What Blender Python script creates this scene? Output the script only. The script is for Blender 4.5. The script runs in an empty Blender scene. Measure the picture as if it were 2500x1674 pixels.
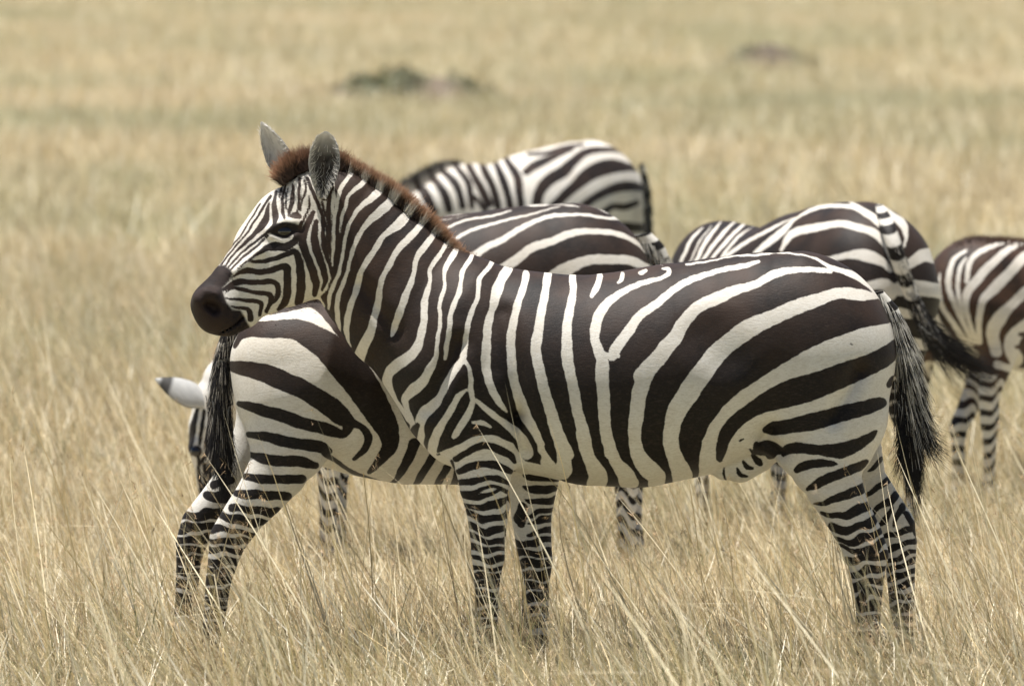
import bpy, math, random
import numpy as np
from mathutils import Vector

rng = np.random.default_rng(7)
random.seed(7)
C = bpy.context.scene.collection
SC = bpy.context.scene

# ------------------------------------------------------------------ camera, sky, sun, exposure
CAM_H, CAM_D, FPX = 2.3, 25.0, 19750.0
PITCH = (837 + 152) / FPX
cd = bpy.data.cameras.new('camera')
cam = bpy.data.objects.new('camera', cd); C.objects.link(cam)
cam.location = (0, -CAM_D, CAM_H)
cam.rotation_euler = (math.pi / 2 - PITCH, 0, 0)
cd.sensor_width = 36.0
cd.lens = 36.0 * FPX / 2500.0
cd.clip_start = 0.5; cd.clip_end = 6000
cd.dof.use_dof = True
cd.dof.focus_distance = 24.95
cd.dof.aperture_fstop = 5.2
SC.camera = cam

SUN_EL, SUN_AZ = math.radians(79), math.radians(278)     # azimuth: clockwise from +Y
w = bpy.data.worlds.new('World'); SC.world = w; w.use_nodes = True
nt = w.node_tree; nt.nodes.clear()
sk = nt.nodes.new('ShaderNodeTexSky'); sk.sky_type = 'NISHITA'; sk.sun_disc = False
sk.sun_elevation = SUN_EL; sk.sun_rotation = SUN_AZ; sk.altitude = 1500; sk.dust_density = 1.5
bg = nt.nodes.new('ShaderNodeBackground'); bg.inputs[1].default_value = 0.055
wo = nt.nodes.new('ShaderNodeOutputWorld')
nt.links.new(sk.outputs[0], bg.inputs[0]); nt.links.new(bg.outputs[0], wo.inputs[0])
sd = bpy.data.lights.new('sun', 'SUN'); sd.energy = 5.0; sd.angle = math.radians(0.55); sd.color = (1.0, 0.97, 0.925)
sun = bpy.data.objects.new('sun', sd); C.objects.link(sun)
sdir = Vector((math.sin(SUN_AZ) * math.cos(SUN_EL), math.cos(SUN_AZ) * math.cos(SUN_EL), math.sin(SUN_EL)))
sun.rotation_euler = sdir.to_track_quat('Z', 'Y').to_euler()
sun.location = (0, 0, 20)
SC.view_settings.view_transform = 'Standard'; SC.view_settings.look = 'None'
SC.view_settings.exposure = 0.96; SC.view_settings.gamma = 1.0; SC.view_settings.use_curve_mapping = False

# ------------------------------------------------------------------ helpers
def P(px, py, Y):
    """photo pixel (2500 wide) and depth Y -> world x, z"""
    dx = (np.asarray(px, float) - 1250) / FPX; dy = (837 - np.asarray(py, float)) / FPX
    t = (Y + CAM_D) / (math.cos(PITCH) + dy * math.sin(PITCH))
    return dx * t, CAM_H + t * (-math.sin(PITCH) + dy * math.cos(PITCH))

def S_at(Y): return FPX / (CAM_D + Y)          # px per metre

FR = {'P': (0, 0, 1.0), 'A': (450, 280, 500/1425), 'B': (800, 350, 500/1568), 'C': (900, 750, 500/1568), 'D': (1200, 600, 500/1568),
      'E': (1600, 580, 650/1568), 'F': (1850, 1000, 550/1437), 'G': (1000, 1050, 500/1568), 'H': (350, 700, 800/1568),
      'I': (1300, 800, 600/2091), 'J': (950, 300, 750/2342), 'K': (1600, 450, 900/2016), 'L': (2150, 550, 350/844),
      'M': (2050, 680, 300/784), 'N': (0, 800, 700/1256)}

def tag(o, label=None, cat=None, group=None, kind=None):
    if label: o['label'] = label
    if cat: o['category'] = cat
    if group: o['group'] = group
    if kind: o['kind'] = kind
    return o

def mesh_obj(name, v, f, mat, parent=None, origin=(0, 0, 0), smooth=True, attrs=None, cols=None):
    me = bpy.data.meshes.new(name)
    v = np.asarray(v, np.float32) - np.asarray(origin, np.float32)
    f = np.asarray(f, np.int32)
    n = f.shape[1]
    me.vertices.add(len(v)); me.vertices.foreach_set('co', v.ravel())
    me.loops.add(f.size); me.loops.foreach_set('vertex_index', f.ravel())
    me.polygons.add(len(f)); me.polygons.foreach_set('loop_start', np.arange(0, f.size, n, dtype=np.int32))
    me.update(calc_edges=True)
    if smooth: me.polygons.foreach_set('use_smooth', np.ones(len(f), bool))
    for k, a in (attrs or {}).items():
        at = me.attributes.new(k, 'FLOAT', 'POINT'); at.data.foreach_set('value', np.asarray(a, np.float32).ravel())
    if cols is not None:
        at = me.attributes.new('col', 'FLOAT_COLOR', 'POINT')
        c4 = np.ones((len(v), 4), np.float32); c4[:, :3] = cols; at.data.foreach_set('color', c4.ravel())
    if mat: me.materials.append(mat)
    me.validate()
    o = bpy.data.objects.new(name, me); C.objects.link(o)
    if parent: o.parent = parent
    else: o.location = origin
    return o

class NT:
    def __init__(s, name):
        s.m = bpy.data.materials.new(name); s.m.use_nodes = True
        s.t = s.m.node_tree; s.b = s.t.nodes['Principled BSDF']; s.n = 0
    def new(s, ty, **kw):
        nd = s.t.nodes.new(ty)
        for k, v in kw.items(): setattr(nd, k, v)
        return nd
    def link(s, a, b): s.t.links.new(a, b)
    def attr(s, n): return s.new('ShaderNodeAttribute', attribute_name=n)
    def math(s, op, a, b=None, clamp=False):
        nd = s.new('ShaderNodeMath', operation=op, use_clamp=clamp)
        for i, x in enumerate((a, b)):
            if x is None: continue
            if isinstance(x, (int, float)): nd.inputs[i].default_value = x
            else: s.link(x, nd.inputs[i])
        return nd.outputs[0]
    def mix(s, f, a, b, blend='MIX'):
        nd = s.new('ShaderNodeMix', data_type='RGBA', blend_type=blend)
        for sock, x in ((nd.inputs[0], f), (nd.inputs[6], a), (nd.inputs[7], b)):
            if isinstance(x, (int, float)): sock.default_value = x
            elif isinstance(x, tuple): sock.default_value = (*x, 1)
            else: s.link(x, sock)
        return nd.outputs[2]
    def noise(s, scale, detail=2, rough=.5, vec=None, sc3=None):
        nd = s.new('ShaderNodeTexNoise'); nd.inputs['Scale'].default_value = scale
        nd.inputs['Detail'].default_value = detail; nd.inputs['Roughness'].default_value = rough
        if vec is None: vec = s.new('ShaderNodeTexCoord').outputs['Object']
        if sc3:
            mp = s.new('ShaderNodeMapping'); mp.inputs['Scale'].default_value = sc3
            mp.inputs['Rotation'].default_value = (0, .5, 0)
            s.link(vec, mp.inputs[0]); vec = mp.outputs[0]
        s.link(vec, nd.inputs['Vector']); return nd.outputs['Fac']
    def ramp(s, f, lo, hi):
        nd = s.new('ShaderNodeMapRange', interpolation_type='SMOOTHSTEP'); nd.inputs[1].default_value = lo; nd.inputs[2].default_value = hi
        s.link(f, nd.inputs[0]); return nd.outputs[0]

def smin(a, b, k):
    h = np.maximum(k - np.abs(a - b), 0) / k
    return np.minimum(a, b) - h * h * k * .25

def catmull(p, sub=4):
    p = np.asarray(p, float)
    if len(p) < 3: return p
    q = np.vstack([2*p[0]-p[1], p, 2*p[-1]-p[-2]])
    out = []
    for i in range(1, len(q)-2):
        for t in np.arange(sub)/sub:
            a, b, c, d = q[i-1], q[i], q[i+1], q[i+2]
            out.append(.5*((2*b)+(c-a)*t+(2*a-5*b+4*c-d)*t*t+(3*b-a-3*c+d)*t**3))
    out.append(p[-1]); return np.array(out)

# chains: stations (x, z, r, w, y) in metres.  k: blend.  neg: carve
def build_field(chains, vox):
    lo = np.array([1e9]*3); hi = -lo
    for ch in chains:
        if ch.get('neg'): continue
        s = ch['st']; R = np.maximum(s[:, 2], s[:, 3])
        lo = np.minimum(lo, [(s[:, 0]-s[:, 2]).min(), (s[:, 4]-s[:, 3]).min(), (s[:, 1]-s[:, 2]).min()])
        hi = np.maximum(hi, [(s[:, 0]+s[:, 2]).max(), (s[:, 4]+s[:, 3]).max(), (s[:, 1]+s[:, 2]).max()])
    lo -= .03; hi += .03
    n = np.ceil((hi-lo)/vox).astype(int)+1
    f = np.full(n, .2, np.float32)
    ax = [lo[i]+np.arange(n[i])*vox for i in range(3)]
    for ch in chains:
        s = ch['st']; k = ch.get('k', .04); m = k+.02
        b0 = [(s[:, 0]-s[:, 2]).min()-m, (s[:, 4]-s[:, 3]).min()-m, (s[:, 1]-s[:, 2]).min()-m]
        b1 = [(s[:, 0]+s[:, 2]).max()+m, (s[:, 4]+s[:, 3]).max()+m, (s[:, 1]+s[:, 2]).max()+m]
        i0 = [max(0, int((b0[i]-lo[i])/vox)) for i in range(3)]; i1 = [min(n[i], int((b1[i]-lo[i])/vox)+2) for i in range(3)]
        X = ax[0][i0[0]:i1[0], None]; Z = ax[2][None, i0[2]:i1[2]]; Yv = ax[1][i0[1]:i1[1]]
        if len(s) == 1: s = np.vstack([s, s+[1e-5, 0, 0, 0, 0]])
        Es = []; Qs = []
        for a, b in zip(s[:-1], s[1:]):
            d = b[:2]-a[:2]; L = max(d@d, 1e-12)
            t = np.clip(((X-a[0])*d[0]+(Z-a[1])*d[1])/L, 0, 1)
            dd = np.hypot(X-a[0]-t*d[0], Z-a[1]-t*d[1]); r = a[2]+t*(b[2]-a[2])
            Es.append(dd-r); Qs.append((dd, r, a[3]+t*(b[3]-a[3]), a[4]+t*(b[4]-a[4])))
        mn = np.min(Es, axis=0); tau = min(.02, s[:, 2].mean()*.15)
        Wt = [np.exp(-(e-mn)/tau) for e in Es]; sw = sum(Wt)
        T = [sum(wt*q[i] for wt, q in zip(Wt, Qs))/sw for i in range(4)]
        T[0] = mn+T[1]
        dd, r, ww, yc = [t.astype(np.float32)[:, None, :] for t in T]
        q = np.sqrt((dd/r)**2+((Yv[None, :, None].astype(np.float32)-yc)/ww)**2)
        g = (q-1)*np.minimum(r, ww)
        sl = f[i0[0]:i1[0], i0[1]:i1[1], i0[2]:i1[2]]
        if ch.get('neg'): sl[...] = -smin(-sl, g, k)
        else: sl[...] = smin(sl, g, k)
    return f, lo

def surface_nets(f, lo, vox):
    ins = f < 0
    nx, ny, nz = f.shape
    c = np.zeros((nx-1, ny-1, nz-1), np.int8)
    for a in (0, 1):
        for b in (0, 1):
            for d in (0, 1): c += ins[a:nx-1+a, b:ny-1+b, d:nz-1+d]
    act = (c > 0) & (c < 8)
    idx = np.argwhere(act); ids = np.full(act.shape, -1, np.int32); ids[act] = np.arange(len(idx))
    acc = np.zeros((len(idx), 3)); cnt = np.zeros(len(idx))
    corners = [(a, b, d) for a in (0, 1) for b in (0, 1) for d in (0, 1)]
    val = {co: f[idx[:, 0]+co[0], idx[:, 1]+co[1], idx[:, 2]+co[2]] for co in corners}
    for co in corners:
        for axn in range(3):
            if co[axn]: continue
            c2 = list(co); c2[axn] = 1; c2 = tuple(c2)
            v0, v1 = val[co], val[c2]; m = (v0 < 0) != (v1 < 0)
            t = v0[m]/(v0[m]-v1[m]); p = np.tile(np.array(co, float), (m.sum(), 1)); p[:, axn] += t
            acc[m] += p; cnt[m] += 1
    V = lo + (idx + acc/cnt[:, None])*vox
    F = []
    for axn in range(3):
        o1, o2 = [(1, 2), (2, 0), (0, 1)][axn]
        sl0 = [slice(None)]*3; sl1 = [slice(None)]*3; sl0[axn] = slice(0, -1); sl1[axn] = slice(1, None)
        A, B = ins[tuple(sl0)], ins[tuple(sl1)]
        e = np.argwhere(A != B); e = e[(e[:, o1] > 0) & (e[:, o2] > 0) & (e[:, o1] < f.shape[o1]-1) & (e[:, o2] < f.shape[o2]-1)]
        fl = A[e[:, 0], e[:, 1], e[:, 2]]
        q = []
        for d1, d2 in ((0, 0), (-1, 0), (-1, -1), (0, -1)):
            g = e.copy(); g[:, o1] += d1; g[:, o2] += d2; q.append(ids[g[:, 0], g[:, 1], g[:, 2]])
        q = np.stack(q, 1); q[~fl] = q[~fl][:, ::-1]; F.append(q)
    F = np.vstack(F); F = F[(F >= 0).all(1)]
    return V, F

def laplace(V, F, it=3, lam=.5):
    E = np.vstack([F[:, [0, 1]], F[:, [1, 2]], F[:, [2, 3]], F[:, [3, 0]]])
    n = len(V); deg = np.bincount(E[:, 0], minlength=n)+np.bincount(E[:, 1], minlength=n)
    for i in range(it*2):
        l = lam if i % 2 == 0 else -lam*.98
        S = np.stack([np.bincount(E[:, 0], V[E[:, 1], k], n)+np.bincount(E[:, 1], V[E[:, 0], k], n) for k in range(3)], 1)
        V = V + l*(S/deg[:, None]-V)
    return V

# ------------------------------------------------------------------ coat patterns
CL = .03
def paint(x, z, near, ops, Y, v):
    """ops applied in order onto v (signed metres; positive = white coat)"""
    x = x.astype(np.float64); z = z.astype(np.float64)
    for op in ops:
        kind, fr, pts = op[:3]; side = op[3] if len(op) > 3 else ''
        fx, fy, fs = FR[fr]
        a = np.array([(p[0], p[1], p[2] if len(p) > 2 else 0) for p in pts], float)
        wx, wz = P(fx+a[:, 0]*fs, fy+a[:, 1]*fs, Y)
        sc = fs/S_at(Y)
        p = np.stack([wx, wz, a[:, 2]*sc*.5], 1)
        poly = kind in 'WB'
        if not poly: p = catmull(p, 4); p[:, 2] = np.maximum(p[:, 2], .0008)
        pad = CL+p[:, 2].max()
        m = (x > p[:, 0].min()-pad) & (x < p[:, 0].max()+pad) & (z > p[:, 1].min()-pad) & (z < p[:, 1].max()+pad)
        if side == 'n': m &= near
        if side == 'f': m &= ~near
        ii = np.nonzero(m)[0]
        if not len(ii): continue
        X, Z = x[ii], z[ii]
        if poly:
            d = np.full(len(ii), 1e9); inside = np.zeros(len(ii), bool); q = np.vstack([p, p[:1]])
            for s, e in zip(q[:-1], q[1:]):
                dx, dz = e[0]-s[0], e[1]-s[1]; t = np.clip(((X-s[0])*dx+(Z-s[1])*dz)/(dx*dx+dz*dz+1e-12), 0, 1)
                d = np.minimum(d, np.hypot(X-s[0]-t*dx, Z-s[1]-t*dz))
                cr = ((s[1] > Z) != (e[1] > Z)) & (X < (e[0]-s[0])*(Z-s[1])/(e[1]-s[1]+1e-12)+s[0]); inside ^= cr
            g = np.where(inside, d, -d)
        else:
            g = np.full(len(ii), -1e9)
            for s, e in zip(p[:-1], p[1:]):
                dx, dz = e[0]-s[0], e[1]-s[1]; t = np.clip(((X-s[0])*dx+(Z-s[1])*dz)/(dx*dx+dz*dz+1e-12), 0, 1)
                g = np.maximum(g, s[2]+t*(e[2]-s[2])-np.hypot(X-s[0]-t*dx, Z-s[1]-t*dz))
        g = np.clip(g, -CL, CL)
        if kind in 'wW': v[ii] = np.maximum(v[ii], g)
        else: v[ii] = np.minimum(v[ii], -g)
    return v
# ------------------------------------------------------------------ materials
def coat_material(name, brown=(.040, .022, .014), white=(.60, .575, .525), dirt=.4):
    n = NT(name)
    v = n.attr('stripe').outputs['Fac']
    fur = n.noise(1.0, 3, .6, sc3=(170, 420, 800))
    fur2 = n.noise(1.0, 4, .65, sc3=(55, 170, 210))
    edge = n.noise(1.0, 3, .7, sc3=(160, 300, 520))
    broad = n.noise(6, 3, .55)
    pat = n.noise(14, 4, .6)
    ve = n.math('ADD', v, n.math('MULTIPLY', n.math('SUBTRACT', edge, .5), .0085))
    msk = n.ramp(ve, -.0016, .0016)
    tint = n.attr('tint').outputs['Fac']
    bf = n.math('MULTIPLY', tint, n.ramp(broad, .25, .7), True)
    black = n.mix(bf, (.0055, .0040, .0036), brown)
    black = n.mix(n.math('MULTIPLY', n.ramp(fur, .45, .75), .5), black, (.034, .026, .021))
    black = n.mix(n.math('MULTIPLY', n.ramp(fur2, .48, .72), .6), black, (.038, .027, .021))
    wt = n.mix(n.math('MULTIPLY', n.ramp(pat, .4, .72), dirt), white, (.50, .45, .37))
    wt = n.mix(n.math('MULTIPLY', n.ramp(broad, .42, .68), dirt*.8), wt, (.52, .47, .39))
    wt = n.mix(n.math('MULTIPLY', n.ramp(fur, .52, .25), .55), wt, (.33, .28, .22))
    wt = n.mix(n.math('MULTIPLY', n.ramp(fur2, .56, .34), .5), wt, (.40, .36, .30))
    wt = n.mix(n.math('MULTIPLY', tint, .15), wt, (.62, .50, .36))
    col = n.mix(msk, black, wt)
    skin = n.attr('skin').outputs['Fac']
    col = n.mix(skin, col, n.mix(n.math('MULTIPLY', n.ramp(n.noise(9, 4, .6), .45, .62), .9), n.mix(n.ramp(fur2, .3, .7), (.008, .006, .006), (.022, .014, .012)), (.024, .0145, .0115)))
    n.link(col, n.b.inputs['Base Color'])
    n.link(n.math('ADD', n.math('MULTIPLY', skin, .14), .58), n.b.inputs['Roughness'])
    n.b.inputs['Specular IOR Level'].default_value = .18
    try:
        n.b.inputs['Sheen Weight'].default_value = .02; n.b.inputs['Sheen Roughness'].default_value = .5
        n.b.inputs['Sheen Tint'].default_value = (.8, .7, .6, 1)
    except KeyError: pass
    bp = n.new('ShaderNodeBump'); bp.inputs['Strength'].default_value = .28; bp.inputs['Distance'].default_value = .0024
    b2 = n.new('ShaderNodeBump'); b2.inputs['Strength'].default_value = .10; b2.inputs['Distance'].default_value = .02
    n.link(n.noise(7, 2, .5), b2.inputs['Height'])
    n.link(n.math('ADD', fur, n.math('MULTIPLY', fur2, 1.6)), bp.inputs['Height']); n.link(b2.outputs[0], bp.inputs['Normal'])
    n.link(bp.outputs[0], n.b.inputs['Normal'])
    return n.m

def col_material(name, rough=.6, spec=.3, trans=0., varn=0.):
    n = NT(name)
    c = n.attr('col').outputs['Color']
    if varn:
        c = n.mix(n.math('MULTIPLY', n.noise(60, 3, .6), varn), c, (.02, .015, .012))
    n.link(c, n.b.inputs['Base Color'])
    n.b.inputs['Roughness'].default_value = rough; n.b.inputs['Specular IOR Level'].default_value = spec
    return n.m

M_COAT = coat_material('zebra_coat')
M_FOAL = coat_material('foal_coat', brown=(.075, .038, .022), dirt=.45)
M_HAIR = col_material('zebra_hair', .55, .35)
M_EAR = col_material('ear_skin', .75, .15, varn=.2)
_t = M_EAR.node_tree; _p = _t.nodes['Principled BSDF']; _tr = _t.nodes.new('ShaderNodeBsdfTranslucent'); _mx = _t.nodes.new('ShaderNodeMixShader'); _mx.inputs[0].default_value = .35
_t.links.new(_p.inputs['Base Color'].links[0].from_socket, _tr.inputs[0]); _t.links.new(_p.outputs[0], _mx.inputs[1]); _t.links.new(_tr.outputs[0], _mx.inputs[2]); _t.links.new(_mx.outputs[0], _t.nodes['Material Output'].inputs[0])
M_EYE = NT('eye_gloss'); M_EYE.b.inputs['Base Color'].default_value = (.012, .009, .008, 1); M_EYE.b.inputs['Roughness'].default_value = .06; M_EYE = M_EYE.m
nh = NT('hoof_horn')
nh.link(nh.mix(nh.noise(30, 3), (.03, .025, .02), (.09, .075, .06)), nh.b.inputs['Base Color']); nh.b.inputs['Roughness'].default_value = .5
M_HOOF = nh.m

# ------------------------------------------------------------------ hair, ears, eyes, hooves
def tubes(name, paths, rad, cols, mat, parent, origin):
    N, K, _ = paths.shape
    tan = np.gradient(paths, axis=1); tan /= np.linalg.norm(tan, axis=2, keepdims=True)+1e-9
    ref = np.tile(np.array([.3, -1., .2]), (N, K, 1))
    u = np.cross(tan, ref); u /= np.linalg.norm(u, axis=2, keepdims=True)+1e-9
    w_ = np.cross(tan, u)
    rr = np.broadcast_to(rad, (N, K))[..., None]
    V = np.stack([paths+rr*(math.cos(a)*u+math.sin(a)*w_) for a in (0, 2.094, 4.189)], 2).reshape(-1, 3)
    cc = np.repeat(cols[:, :, None, :], 3, 2).reshape(-1, 3)
    base = (np.arange(N)*K*3)[:, None, None]+(np.arange(K-1)*3)[None, :, None]
    F = []
    for s in range(3):
        t = (s+1) % 3
        F.append(np.stack([base+s, base+t, base+t+3, base+s+3], -1).reshape(-1, 4))
    return mesh_obj(name, V, np.vstack(F), mat, parent, origin, cols=cc)

def ear_mesh(name, base, tip, wid, face, cup, parent, origin, rim=(.5, .46, .4), inner=(.016, .013, .011), back=(.62, .58, .52), tipdark=.0, pointed=True, hair=0):
    """cupped leaf: opens toward `face`"""
    base, tip, face = np.array(base), np.array(tip), np.array(face, float)
    ax = tip-base; L = np.linalg.norm(ax); ax /= L
    face -= ax*(face@ax); face /= np.linalg.norm(face); sd_ = np.cross(ax, face)
    nu, nv = 17, 13
    V = []; col = []
    for lay in (0, 1):
        for i in range(nu):
            t = i/(nu-1)
            wdt = wid*.5*np.interp(t, [0, .12, .3, .42, .6, .75, .88, .95, 1], [.30, .62, .95, 1, .88, .64, .36, .18, .03]) if pointed else wid*.5*np.interp(t, [0, .12, .3, .5, .65, .8, .9, .96, 1], [.26, .46, .82, 1, .98, .82, .60, .40, .10])
            for j in range(nv):
                s = j/(nv-1)*2-1
                ang = s*(1.45-.55*t)
                R = wdt/math.sin(1.45-.55*t) if wdt > 0 else 0
                dep = -R*(math.cos(ang)-math.cos(1.45-.55*t))*cup
                p = base+ax*(t*L-.0*L)+sd_*(R*math.sin(ang))+face*dep
                if lay: p = p-face*.004*(1-abs(s)*.6)-ax*.0
                V.append(p)
                e = max(abs(s)**6, max(0, (t-.86)/.14)**2, max(0, .10-t)*5)
                if lay == 0:
                    m = min(1, e*1.15+.12*rng.random())
                    streak = .3*max(0, math.sin(s*9+t*5+2*rng.random()))*(1-t*.5)
                    c = np.array(inner)*(1-m)+np.array(rim)*m; c = c*(1-.55*min(1, max(0, (t-.62)/.3)))+np.array(rim)*.55*min(1, max(0, (t-.62)/.3)); c = c*(1-streak)+np.array((.15, .11, .085))*streak
                else:
                    c = np.array(back)*(1-.15*rng.random())
                    if tipdark and .72 < t < .90: c = c*(1-tipdark)+np.array((.015, .012, .01))*tipdark
                    if abs(s) > .93: c = c*.25
                col.append(c)
    F = []
    g = lambda l, i, j: l*nu*nv+i*nv+j
    for l in (0, 1):
        for i in range(nu-1):
            for j in range(nv-1):
                q = [g(l, i, j), g(l, i, j+1), g(l, i+1, j+1), g(l, i+1, j)]
                F.append(q if l == 0 else q[::-1])
    for i in range(nu-1):
        F.append([g(0, i, 0), g(0, i+1, 0), g(1, i+1, 0), g(1, i, 0)])
        F.append([g(0, i, nv-1), g(1, i, nv-1), g(1, i+1, nv-1), g(0, i+1, nv-1)])
    for j in range(nv-1): F.append([g(0, nu-1, j), g(0, nu-1, j+1), g(1, nu-1, j+1), g(1, nu-1, j)])
    eo = mesh_obj(name, V, F, M_EAR, parent, origin, cols=np.array(col))
    if hair:      # pale hairs fringing the opening
        VV = np.array(V); ii = rng.integers(0, nu-2, hair); jj = np.where(rng.random(hair) < .7, rng.choice([0, 1, nv-2, nv-1], hair), rng.integers(0, nv, hair))
        ii = np.where(rng.random(hair) < .35, rng.integers(0, 6, hair), ii)
        rt = VV[ii*nv+jj]+face*.002; mid = VV[ii*nv+nv//2]; d = (mid-rt)*.25+face*.012*rng.random((hair, 1))+ax*(.016*rng.random((hair, 1)))+rng.normal(0, .004, (hair, 3))
        ks = np.linspace(0, 1, 4); pth = rt[:, None]+d[:, None]*ks[None, :, None]; pth += ax*.006*(ks**2)[None, :, None]
        cc = np.ones((hair, 4, 3))*np.array((.80, .76, .70))*(.35+.65*rng.random((hair, 1, 1)))
        h = tubes('ear_hair', pth, .0009*(1-ks*.7), cc, M_HAIR, eo, (0, 0, 0)); h.data.transform(__import__('mathutils').Matrix.Translation((-origin[0], -origin[1], -origin[2])))
    return eo

def ball(name, c, r, mat, parent, origin, sq=(1, 1, 1)):
    nu, nv = 20, 12; V = []; F = []
    for i in range(nv+1):
        th = math.pi*i/nv
        for j in range(nu):
            a = 2*math.pi*j/nu
            V.append((c[0]+r*sq[0]*math.sin(th)*math.cos(a), c[1]+r*sq[1]*math.sin(th)*math.sin(a), c[2]+r*sq[2]*math.cos(th)))
    for i in range(nv):
        for j in range(nu): F.append([i*nu+j, (i+1)*nu+j, (i+1)*nu+(j+1) % nu, i*nu+(j+1) % nu])
    return mesh_obj(name, V, F, mat, parent, origin)

def hoof(c, r, parent, origin):
    V = []; F = []; n = 16
    prof = [(1.0, 0), (1.0, .012), (.8, .055), (.74, .065), (0.01, .067)]
    for rr, h in prof:
        for j in range(n):
            a = 2*math.pi*j/n
            V.append((c[0]+r*rr*math.cos(a)*1.1-(.055-h)*.35, c[1]+r*rr*math.sin(a), c[2]+h))
    for i in range(len(prof)-1):
        for j in range(n): F.append([i*n+j, i*n+(j+1) % n, (i+1)*n+(j+1) % n, (i+1)*n+j])
    return mesh_obj('hoof', V, F, M_HOOF, parent, origin)

def guide(pts, Y=None):
    """px guide [(px,py,y)] -> world points"""
    a = np.array(pts, float); x, z = P(a[:, 0], a[:, 1], a[:, 2]); return np.stack([x, a[:, 2], z], 1)

def along(line, t):
    seg = np.linalg.norm(np.diff(line, axis=0), axis=1); s = np.concatenate([[0], np.cumsum(seg)]); s /= s[-1]
    return np.stack([np.interp(t, s, line[:, k]) for k in range(line.shape[1])], -1)

def mane(name, crest, N, length, lean, wid, Y, ops, parent, origin, K=5, rad=.0011, brown=(.44, .25, .145), white=(.60, .55, .47), jitter=.2, near=None):
    """crest: world polyline; hair stands along `lean` (N,3 interpolated)"""
    t = rng.random(N); root = along(crest, t)
    root[:, 1] += rng.normal(0, wid*.45, N); root += rng.normal(0, .003, (N, 3)); root[:, 2] -= .018
    L = np.interp(t, np.linspace(0, 1, len(length)), length)*(1+rng.normal(0, .13, N))
    d = along(np.array(lean, float), t); d = d/np.linalg.norm(d, axis=1, keepdims=True)
    d = d+rng.normal(0, jitter, (N, 3))*[1, .8, .6]; d /= np.linalg.norm(d, axis=1, keepdims=True)
    v = paint(root[:, 0]-d[:, 0]*.006, root[:, 2]-d[:, 2]*.006, np.ones(N, bool), ops, Y, np.full(N, -CL))
    wmask = np.clip(v/.006+.5+rng.normal(0, .12, N), 0, 1)
    ks = np.linspace(0, 1, K); bend = rng.normal(0, .12, (N, 3))
    paths = root[:, None]+d[:, None]*(L[:, None]*ks)[..., None]+bend[:, None]*(L[:, None]*ks**2)[..., None]
    dark = np.array((.040, .021, .013)); br = np.array(brown)*(.6+.8*rng.random((N, 1)))
    wc = np.array(white)
    cols = np.zeros((N, K, 3))
    for i, k in enumerate(ks):
        base = dark*(1-wmask[:, None])+wc*wmask[:, None]
        f = min(1, max(0, (k-.5)/.4))
        cols[:, i] = base*(1-f)+br*f
    r = rad*(1-ks*.75)
    return tubes(name, paths, r, cols, M_HAIR, parent, origin)

def crest_of(V, x0, x1, n=14, sink=.0):
    out = []
    for x in np.linspace(x0, x1, n):
        m = np.abs(V[:, 0]-x) < .02
        i = np.nonzero(m)[0][np.argmax(V[m, 2])]; out.append(V[i]-[0, 0, sink])
    return np.array(out)
# ------------------------------------------------------------------ body plans (photo pixels; y in metres from the animal's mid plane)
TORSO = [(1930, 868, 258, .245, 0), (1860, 860, 244, .255, 0), (1760, 878, 250, .275, 0), (1650, 906, 264, .295, 0), (1550, 925, 266, .30, 0),
         (1450, 928, 258, .295, 0), (1350, 916, 248, .28, 0), (1250, 901, 244, .26, 0), (1182, 886, 228, .225, 0)]
SHOULDER = [(1130, 760, 80, .14, 0), (1110, 900, 116, .215, 0), (1092, 1005, 82, .19, 0), (1125, 1050, 85, .18, 0)]
LEGS = {
 'nf': [(1165, 960, 105, .085, -.125), (1180, 1060, 86, .075, -.13), (1182, 1120, 74, .062, -.13), (1182, 1180, 60, .055, -.13), (1187, 1240, 48, .046, -.13), (1190, 1300, 42, .045, -.13),
        (1192, 1350, 41, .044, -.13), (1190, 1400, 32, .034, -.13), (1190, 1480, 25, .028, -.13), (1188, 1570, 24, .028, -.13), (1186, 1605, 30, .034, -.13), (1178, 1640, 27, .032, -.13)],
 'ff': [(1290, 1060, 80, .07, .12), (1305, 1160, 64, .06, .13), (1297, 1260, 50, .05, .13), (1303, 1330, 44, .046, .13), (1310, 1380, 40, .044, .13), (1312, 1440, 29, .032, .13),
        (1312, 1560, 26, .028, .13), (1312, 1602, 30, .034, .13), (1305, 1640, 27, .032, .13)],
 'nh': [(1985, 900, 185, .12, -.11), (2005, 1000, 160, .11, -.115), (2008, 1050, 133, .10, -.12), (2014, 1120, 92, .085, -.125), (2033, 1180, 70, .068, -.13), (2061, 1240, 58, .052, -.13), (2095, 1300, 55, .046, -.13),
        (2111, 1345, 54, .044, -.13), (2114, 1390, 42, .038, -.13), (2116, 1450, 33, .034, -.13), (2115, 1550, 27, .03, -.13), (2118, 1602, 31, .036, -.13), (2110, 1640, 27, .033, -.13)],
 'fh': [(2010, 920, 170, .12, .11), (2060, 1020, 110, .10, .115), (2088, 1110, 70, .08, .12), (2108, 1180, 60, .065, .13), (2150, 1240, 56, .052, .13), (2188, 1292, 52, .046, .13), (2200, 1330, 44, .042, .13),
        (2203, 1390, 37, .036, .13), (2206, 1460, 32, .032, .13), (2208, 1550, 27, .03, .13), (2212, 1602, 31, .036, .13), (2204, 1640, 27, .033, .13)]}
HOOVES = {'nf': (1170, 1664), 'ff': (1297, 1664), 'nh': (2102, 1664), 'fh': (2196, 1664)}
NECK = [(1078, 798, 190, .19, 0), (1000, 745, 178, .15, 0), (939, 679, 164, .125, 0), (893, 628, 148, .11, 0), (858, 572, 130, .095, -.005), (828, 520, 104, .08, -.01)]
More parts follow.
